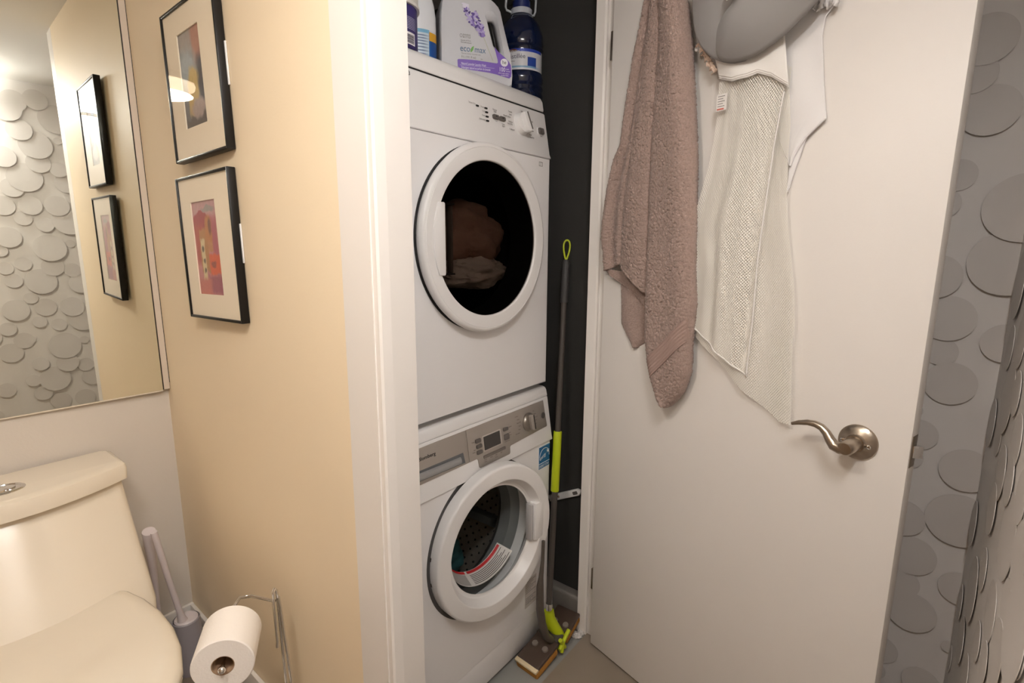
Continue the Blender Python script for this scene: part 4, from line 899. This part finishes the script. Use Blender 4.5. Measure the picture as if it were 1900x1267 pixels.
g2, Mg2 = wing('head_wing', 1.318, 0.824, 0.052, 0.105, 0.085, 0.012, radians(4), radians(-16), HB)
box('sponge', (-0.045, -0.042, -0.028), (0.050, 0.042, -0.006), SPN, mop, bev=0.006, M=Mg2)
for yy in (-0.02, 0.02): lathe('clip', [(0.010, 0.006), (0.009, 0.011), (0, 0.012)], mat('clip_grey', (130, 120, 112), 0.3), g2, Mg2 @ Matrix.Translation((-0.008, yy, 0)), seg=20)
box('head_hinge', (1.228, 0.783, 0.028), (1.272, 0.865, 0.056), GREYP, mop, bev=0.006)
for a, b in (((1.232, 0.776, 0.030), (1.292, 0.780, 0.062)), ((1.236, 0.776, 0.062), (1.262, 0.776, 0.022)), ((1.242, 0.774, 0.018), (1.250, 0.774, 0.048))):
    tube('hinge_cross', [a, b], 0.0065, LIME, mop, seg=12)

# white slotted bar on the closet wall
wbar = thing('wall_bar', 'white slotted plastic bar screwed to the dark closet wall', 'bar', (1.43, 0.88, 0.44))
def barM(): return frame((1.4345, 0.955, 0.408), (0, -0.885, 0.465*0.98), (0, 0.465, 0.885))
BMt = barM()
prism('bar', [(0, -0.011), (0.130, -0.011), (0.140, -0.004), (0.140, 0.004), (0.130, 0.011), (0, 0.011)], 0, 0.012, PLAST, wbar, M=BMt, bev=0.002)
prism('slot', rrect(0.108, -0.0055, 0.128, 0.0055, 0.003), 0.0115, 0.0125, GREYB, wbar, M=BMt)
lathe('screw', [(0.0045, 0.012), (0.004, 0.0135), (0, 0.014)], mat('rusty_screw', (150, 130, 112), 0.5), wbar, BMt @ Matrix.Translation((0.045, 0, 0)), seg=16)
# plaster crumbs by the jamb
PLS = mat('plaster', (206, 202, 198), 0.9, bump=0.6, scale=150)
cr = thing('plaster_crumbs', 'crumbled white plaster lumps on the floor by the door jamb', 'debris', (1.38, 0.80, 0))
random.seed(3)
for i in range(16):
    blob('crumb', (random.uniform(1.335, 1.385), random.uniform(0.775, 0.845), 0.004), [random.uniform(0.004, 0.012)]*2+[random.uniform(0.003, 0.009)], PLS, cr, 0.35, 6, i) if i < 7 else None

# ------------------------------------------------------------------ hooks and clothes on the door
for u, lb in ((0.195, 'chrome double hook holding the towel on the door'), (0.430, 'chrome double hook holding the white clothes on the door')):
    hk = thing('door_hook', lb, 'hook', dl(u, 1.93, 0), 'hooks high on the open door')
    HM = frame(dl(u, 1.94, 0), EU, (0, 0, 1))
    prism('plate', rrect(-0.012, -0.03, 0.012, 0.03, 0.008), 0, 0.004, CHROME, hk, M=HM, bev=0.001)
    tube('peg', [(0, -0.012, 0.003), (0, -0.014, 0.03), (0, -0.006, 0.05), (0, 0.012, 0.056)], [0.005, 0.0045, 0.0045, 0.006], CHROME, hk, seg=14, M=HM)

def cloth(name, Lf, Rf, topf, botf, W, m, parent, nu=40, nv=120, thick=0.004, fuzz=0.0, fs=200.0, wind=1.0):
    """hanging sheet in door space; u between Lf(z) and Rf(z), z between topf(v) and botf(v), W(u,v,z) distance off the door"""
    P, U = [], []
    for i in range(nv+1):
        t = i/nv; row, ur = [], []
        for j in range(nu+1):
            v = j/nu; z = lerp(topf(v), botf(v), t)
            u = lerp(Lf(z), Rf(z), v); ww = W(u, v, z)
            p = dl(u, z, ww)
            if fuzz:
                q = p*fs
                d = fuzz*(noise.noise(q)+0.7*noise.noise(q*2.3))
                p = p+EW*d+EU*(fuzz*0.5*noise.noise(q+Vector((9, 3, 1))))
            row.append(p); ur.append((lerp(0, 0.17, v)*wind, z))
        P.append(row); U.append(ur)
    return grid(name, P, m, parent, U, thick)

# ---- towel
TOW = mat('towel_terry', (164, 142, 133), 0.95, bump=1.0, scale=380, var=0.35, vscale=260, sheen=0.2)
TOWB = mat('towel_band', (160, 136, 127), 0.85, bump=0.3, scale=500)
towL = [(0.150, 1.9323), (0.1174, 1.8607), (0.106, 1.8047), (0.0906, 1.7492), (0.0802, 1.6892), (0.0682, 1.6186), (0.058, 1.5386), (0.0355, 1.501), (0.0159, 1.4294), (0.003, 1.3446), (0.002, 1.2979), (0.01, 1.2641), (0.0168, 1.2096), (0.022, 1.15)]
towR = [(0.2144, 1.8905), (0.2441, 1.8152), (0.2625, 1.7377), (0.2853, 1.5842), (0.2999, 1.4687), (0.3063, 1.3504), (0.3129, 1.2275), (0.3222, 1.1445), (0.3185, 1.0598), (0.32, 0.9816), (0.3054, 0.9343), (0.2850, 0.902), (0.2648, 0.8817)]
towM = [(0.178, 1.909), (0.1725, 1.8394), (0.1768, 1.7689), (0.1728, 1.6645), (0.1695, 1.5437), (0.1711, 1.4178), (0.1753, 1.3007), (0.1789, 1.164), (0.1868, 1.0402), (0.2000, 0.985), (0.2156, 0.9422), (0.2400, 0.8991), (0.2600, 0.8830)]
towm = [(0.165, 1.92), (0.1424, 1.8499), (0.1274, 1.6756), (0.1074, 1.5538), (0.0862, 1.4247), (0.0805, 1.3293), (0.0802, 1.2311), (0.082, 1.15)]
towel = thing('bath_towel', 'mauve grey terry bath towel hanging in folds on the open door', 'towel', dl(0.17, 0.88, 0))
def wf_main(u, v, z):
    e = max(0.0, 1-abs(2*v-1)**3.0)**0.6
    return 0.016+0.040*e+0.010*sin(4.5*v+0.6+z*2)+0.006*(1-v)
fm = cloth('front_fold', lambda z: sample(towM, z), lambda z: sample(towR, z), lambda v: 1.925, lambda v: 0.8822, wf_main, TOW, towel, 84, 520, 0.006, 0.0032, 210)
cloth('middle_fold', lambda z: sample(towm, z), lambda z: sample(towM, z)+0.02, lambda v: 1.92, lambda v: lerp(1.2306, 1.140, v), lambda u, v, z: 0.006+0.034*max(0, 1-abs(2*v-0.9)**2.4)**0.6-0.016*max(0, v-0.75)*4, TOW, towel, 60, 380, 0.006, 0.0032, 210)
cloth('side_fold', lambda z: sample(towL, z), lambda z: sample(towm, z)+0.018, lambda v: 1.91, lambda v: lerp(1.2096, 1.236, v), lambda u, v, z: 0.006+0.016*max(0, 1-abs(2*v-1)**2.4)**0.6+0.008*sin(v*9+1), TOW, towel, 48, 360, 0.006, 0.0028, 210)
# inside of the turned edge and the rear corner below it
cloth('turned_edge', lambda z: lerp(0.018, 0.118, max(0, min(1, (1.216-z)/0.095))), lambda z: 0.185, lambda v: lerp(1.216, 1.20, v), lambda v: lerp(1.195, 1.085, v), lambda u, v, z: 0.014-0.004*v, TOW, towel, 30, 60, 0.005, 0.0012, 190)
cloth('rear_corner', lambda z: sample([(0.070, 1.20), (0.0764, 1.1358), (0.0802, 1.0693), (0.100, 1.040), (0.1235, 1.010)], z), lambda z: sample([(0.19, 1.20), (0.175, 1.10), (0.168, 1.0332), (0.135, 1.008)], z), lambda v: 1.20, lambda v: 1.0085, lambda u, v, z: 0.006+0.006*sin(v*5), TOW, towel, 30, 80, 0.005, 0.0012, 190)
# woven band across the front fold
P = []
for i in range(25):
    t = i/24; row = []
    for j in range(41):
        q = j/40
        z = lerp(lerp(0.9917, 1.1133, q), lerp(0.945, 1.0598, q), t); Lz, Rz = sample(towM, z), sample(towR, z)
        u = lerp(lerp(0.2003, 0.3144, q), lerp(0.2154, 0.3185, q), t); u = max(Lz+0.001, min(Rz-0.0005, u))
        v = (u-Lz)/max(Rz-Lz, 1e-4)
        row.append(dl(u, z, wf_main(u, v, z)+0.0052+0.0008*cos(t*2*pi*6)))
    P.append(row)
grid('woven_band', P, TOWB, fm, None, 0.002)

# ---- net dress with a white bodice
NETM = netting('net_cream', (251, 247, 239), 0.0058, 0.15)
NETB = netting('net_cream_back', (249, 245, 236), 0.0058, 0.35)
CREAM = mat('cream_knit', (250, 247, 243), 0.85, bump=0.15, scale=500)
dress = thing('net_dress', 'cream fishnet dress with a plain bodice hanging from the door', 'dress', dl(0.43, 0.92, 0))
netL = [(0.341, 1.640), (0.339, 1.6232), (0.341, 1.5693), (0.336, 1.5033), (0.3272, 1.4473), (0.3093, 1.3784), (0.2992, 1.3269), (0.3069, 1.227), (0.3079, 1.0997), (0.3082, 1.08)]
netM = [(0.488, 1.63), (0.4844, 1.5885), (0.4800, 1.5481), (0.4742, 1.4903), (0.4649, 1.3422), (0.4595, 1.251), (0.4598, 1.1186), (0.4549, 0.985)]
netR = [(0.4902, 1.63), (0.4902, 1.5836), (0.4992, 1.5152), (0.5006, 1.4481), (0.5059, 1.3782), (0.5131, 1.322), (0.5383, 1.199), (0.5472, 1.1209), (0.5454, 1.0905), (0.5588, 0.9189)]
def pleat(u, v, z): return 0.024+0.010*sin(pi*v)+(0.001+0.0045*min(1, (1.64-z)/0.4))*(sin(v*2*pi*1.6+0.8+z)+0.5*sin(v*2*pi*3.7+2*z))
front_bot = lambda v: lerp(1.0945, 0.9955, v)
cloth('net_front', lambda z: sample(netL, z), lambda z: sample(netM, z), lambda v: 1.628, front_bot, pleat, NETM, dress, 50, 90, 0.0)
back_bot = lambda v: lerp(1.072, 0.962, v/0.55) if v < 0.55 else lerp(0.962, 0.9130, min(1, (v-0.55)/0.35)) 
cloth('net_back', lambda z: sample(netL, z)+0.004, lambda z: sample(netR, z), lambda v: 1.625, back_bot, lambda u, v, z: 0.014+0.004*sin(v*2*pi*2.3), NETB, dress, 50, 90, 0.0, wind=1.5)
cloth('front_hem', lambda z: sample(netL, z), lambda z: sample(netM, z), lambda v: front_bot(v)+0.0035, front_bot, lambda u, v, z: pleat(u, v, z)+0.0008, CREAM, dress, 50, 3, 0.0012)
cloth('hem_edge', lambda z: sample(netM, z)-0.0016, lambda z: sample(netM, z)+0.0016, lambda v: 1.58, lambda v: 0.9955, lambda u, v, z: pleat(u, 1.0, z)+0.001, CREAM, dress, 2, 60, 0.0012)
bodL = [(0.318, 1.80), (0.326, 1.70), (0.3317, 1.6723), (0.3413, 1.6344), (0.3413, 1.60)]
bodR = [(0.470, 1.80), (0.4792, 1.6805), (0.4878, 1.636), (0.4956, 1.5837), (0.4956, 1.57)]
def bod_bot(v):
    pts = [(0, 1.634), (0.26, 1.6179), (0.49, 1.6172), (0.63, 1.6213), (0.80, 1.6092), (1.0, 1.5837)]
    for (a, za), (b, zb) in zip(pts, pts[1:]):
        if a <= v <= b: return lerp(za, zb, (v-a)/(b-a))
bw_ = lambda u, v, z: 0.032+0.012*sin(pi*v)+0.003*sin(v*9+z*30)
bd = cloth('bodice', lambda z: sample(bodL, z), lambda z: sample(bodR, z), lambda v: 1.80, bod_bot, bw_, CREAM, dress, 40, 60, 0.002)
for dz in (0.003, 0.007): cloth('hem_stitch', lambda z: sample(bodL, z), lambda z: sample(bodR, z), lambda v: bod_bot(v)+dz+0.0010, lambda v: bod_bot(v)+dz, lambda u, v, z: bw_(u, v, z)+0.0016, mat('stitch', (216, 208, 202), 0.8), bd, 40, 2, 0.0006)
tg = box('care_label', (0.347, 1.565, 0.0405), (0.371, 1.598, 0.0412), mat('care_white', (238, 234, 230), 0.7), dress, M=DMX)
for i in range(5): box('label_print', (0.350, 1.573+0.005*i, 0.0412), (0.366-0.004*(i % 2), 1.5745+0.005*i, 0.0415), PRINT, tg, M=DMX)
box('label_print', (0.349, 1.5665, 0.0412), (0.365, 1.5695, 0.0415), mat('print_red', (206, 110, 96), 0.6), tg, M=DMX)

# ---- white bodysuit on the right
WKN = mat('white_knit', (248, 246, 246), 0.85, bump=0.1, scale=500)
suit = thing('bodysuit', 'plain white bodysuit hanging behind the net dress', 'bodysuit', dl(0.50, 1.40, 0))
suR = [(0.548, 1.80), (0.5529, 1.7322), (0.5521, 1.7146), (0.5400, 1.7007), (0.5375, 1.6679), (0.5479, 1.5877), (0.560, 1.5187), (0.5269, 1.4889), (0.5067, 1.4543), (0.503, 1.4384)]
cloth('body', lambda z: sample([(0.43, 1.80), (0.45, 1.56), (0.475, 1.49), (0.498, 1.44)], z), lambda z: sample(suR, z), lambda v: 1.80, lambda v: 1.4384, lambda u, v, z: 0.003+0.006*sin(pi*v)+0.0015*sin(v*8+z*14)+0.010*max(0, v-0.6), WKN, suit, 40, 100, 0.002)
tube('leg_binding', [dl(u, z, 0.011) for u, z in ((0.5605, 1.5190), (0.545, 1.5060), (0.5269, 1.4889), (0.515, 1.4710), (0.5067, 1.4543), (0.503, 1.4384))], 0.0018, WKN, suit, seg=8)
cloth('gusset', lambda z: sample([(0.500, 1.50), (0.498, 1.3863)], z), lambda z: sample([(0.5269, 1.4889), (0.5120, 1.4350), (0.5007, 1.3863)], z), lambda v: 1.4880, lambda v: 1.387, lambda u, v, z: 0.006, WKN, suit, 8, 20, 0.002)
random.seed(8)
P = []
for i in range(9):
    t = i/8
    P.append([dl(lerp(0.522, 0.562, j/20)+0.004*sin(j*1.7+i), lerp(1.775, 1.712, t)+0.004*sin(j*0.9), 0.020+0.006*sin(j*1.3+i*0.8)) for j in range(21)])
grid('gathered_strap', P, WKN, suit, None, 0.002)

# ---- grey moulded bra
BRA = mat('bra_grey', (150, 147, 145), 0.65, sheen=0.2)
bra = thing('bra', 'grey moulded bra folded cup over cup at the top of the door', 'bra', dl(0.42, 1.65, 0))
def dome(name, pts, c, w0, hgt, parent, m=BRA, n=14, ex=2.0, thick=0.003):
    bm = bmesh.new(); rows = []
    N_ = len(pts)
    # resample the outline smoothly
    for k in range(n+1):
        r = k/n
        rows.append([bm.verts.new(dl(lerp(c[0], p[0], r), lerp(c[1], p[1], r), w0+hgt*(1-r**ex))) for p in pts] if k else [bm.verts.new(dl(c[0], c[1], w0+hgt))])
    for j in range(N_): bm.faces.new((rows[0][0], rows[1][j], rows[1][(j+1) % N_]))
    for A, B in zip(rows[1:], rows[2:]):
        for j in range(N_): bm.faces.new((A[j], B[j], B[(j+1) % N_], A[(j+1) % N_]))
    o = bmo(name, bm, m, parent, True)
    md = o.modifiers.new('solid', 'SOLIDIFY'); md.thickness = thick
    return o
def smooth_poly(pts, n=4):
    out = []
    L_ = len(pts)
    for i in range(L_):
        p0, p1, p2, p3 = pts[i-1], pts[i], pts[(i+1) % L_], pts[(i+2) % L_]
        for k in range(n):
            t = k/n
            out.append(tuple(0.5*((2*p1[d])+(-p0[d]+p2[d])*t+(2*p0[d]-5*p1[d]+4*p2[d]-p3[d])*t*t+(-p0[d]+3*p1[d]-3*p2[d]+p3[d])*t**3) for d in (0, 1)))
    return out
bo = [(0.276, 1.84), (0.2775, 1.8017), (0.2845, 1.7538), (0.2997, 1.7142), (0.3285, 1.6799), (0.3635, 1.6584), (0.3961, 1.6492), (0.42, 1.66), (0.42, 1.75), (0.40, 1.83), (0.33, 1.86)]
dome('rear_cup', smooth_poly(bo), (0.35, 1.755), 0.048, 0.016, bra, ex=2.2)
fo = [(0.3900, 1.790), (0.3780, 1.762), (0.3600, 1.7461), (0.3470, 1.726), (0.3455, 1.6992), (0.3530, 1.6690), (0.3700, 1.6560), (0.3961, 1.6492), (0.4304, 1.6485), (0.4651, 1.6588), (0.4974, 1.6743), (0.5273, 1.6959), (0.5450, 1.7104), (0.560, 1.727), (0.565, 1.76), (0.53, 1.80), (0.45, 1.83), (0.41, 1.82)]
dome('front_cup', smooth_poly(fo), (0.425, 1.735), 0.058, 0.040, bra, ex=2.4)
tube('strap', [dl(0.33, 1.85, 0.05), dl(0.38, 1.90, 0.055), dl(0.43, 1.932, 0.045), dl(0.48, 1.89, 0.055), dl(0.53, 1.80, 0.06)], 0.004, BRA, bra, seg=10, flat=0.4)
P = [[dl(lerp(0.392, 0.426, j/12), lerp(1.782, 1.7535-0.004*sin(j*1.1)-0.003*(j > 8), i/5), 0.104+0.002*sin(j)) for j in range(13)] for i in range(6)]
grid('care_label', P, WKN, bra, None, 0.0008)
# ---- peach lace behind the bra
LACE = mat('peach_lace', (222, 196, 178), 0.85, bump=0.8, scale=300)
lc = thing('lace_trim', 'scrap of peach lace trim showing below the grey bra', 'lace', dl(0.30, 1.68, 0))
P = []
for i in range(31):
    t = i/30; u, z = lerp(0.292, 0.338, t), lerp(1.722, 1.652, t)
    P.append([dl(u-0.013*(1-q/6)*(0.6+0.4*sin(i*1.3)), z-0.010*(1-q/6)*(0.7+0.3*sin(i*2.1)), 0.034+0.004*sin(i*1.9+q)) for q in range(7)])
grid('lace', P, LACE, lc, None, 0.0010)
P = [[dl(0.281+0.006*cos(j*0.6+i), 1.707+0.010*(i/6)-0.004*sin(j), 0.030+0.003*sin(i+j)) for j in range(7)] for i in range(7)]
grid('bow', P, mat('bow_white', (226, 222, 220), 0.7), lc, None, 0.001)
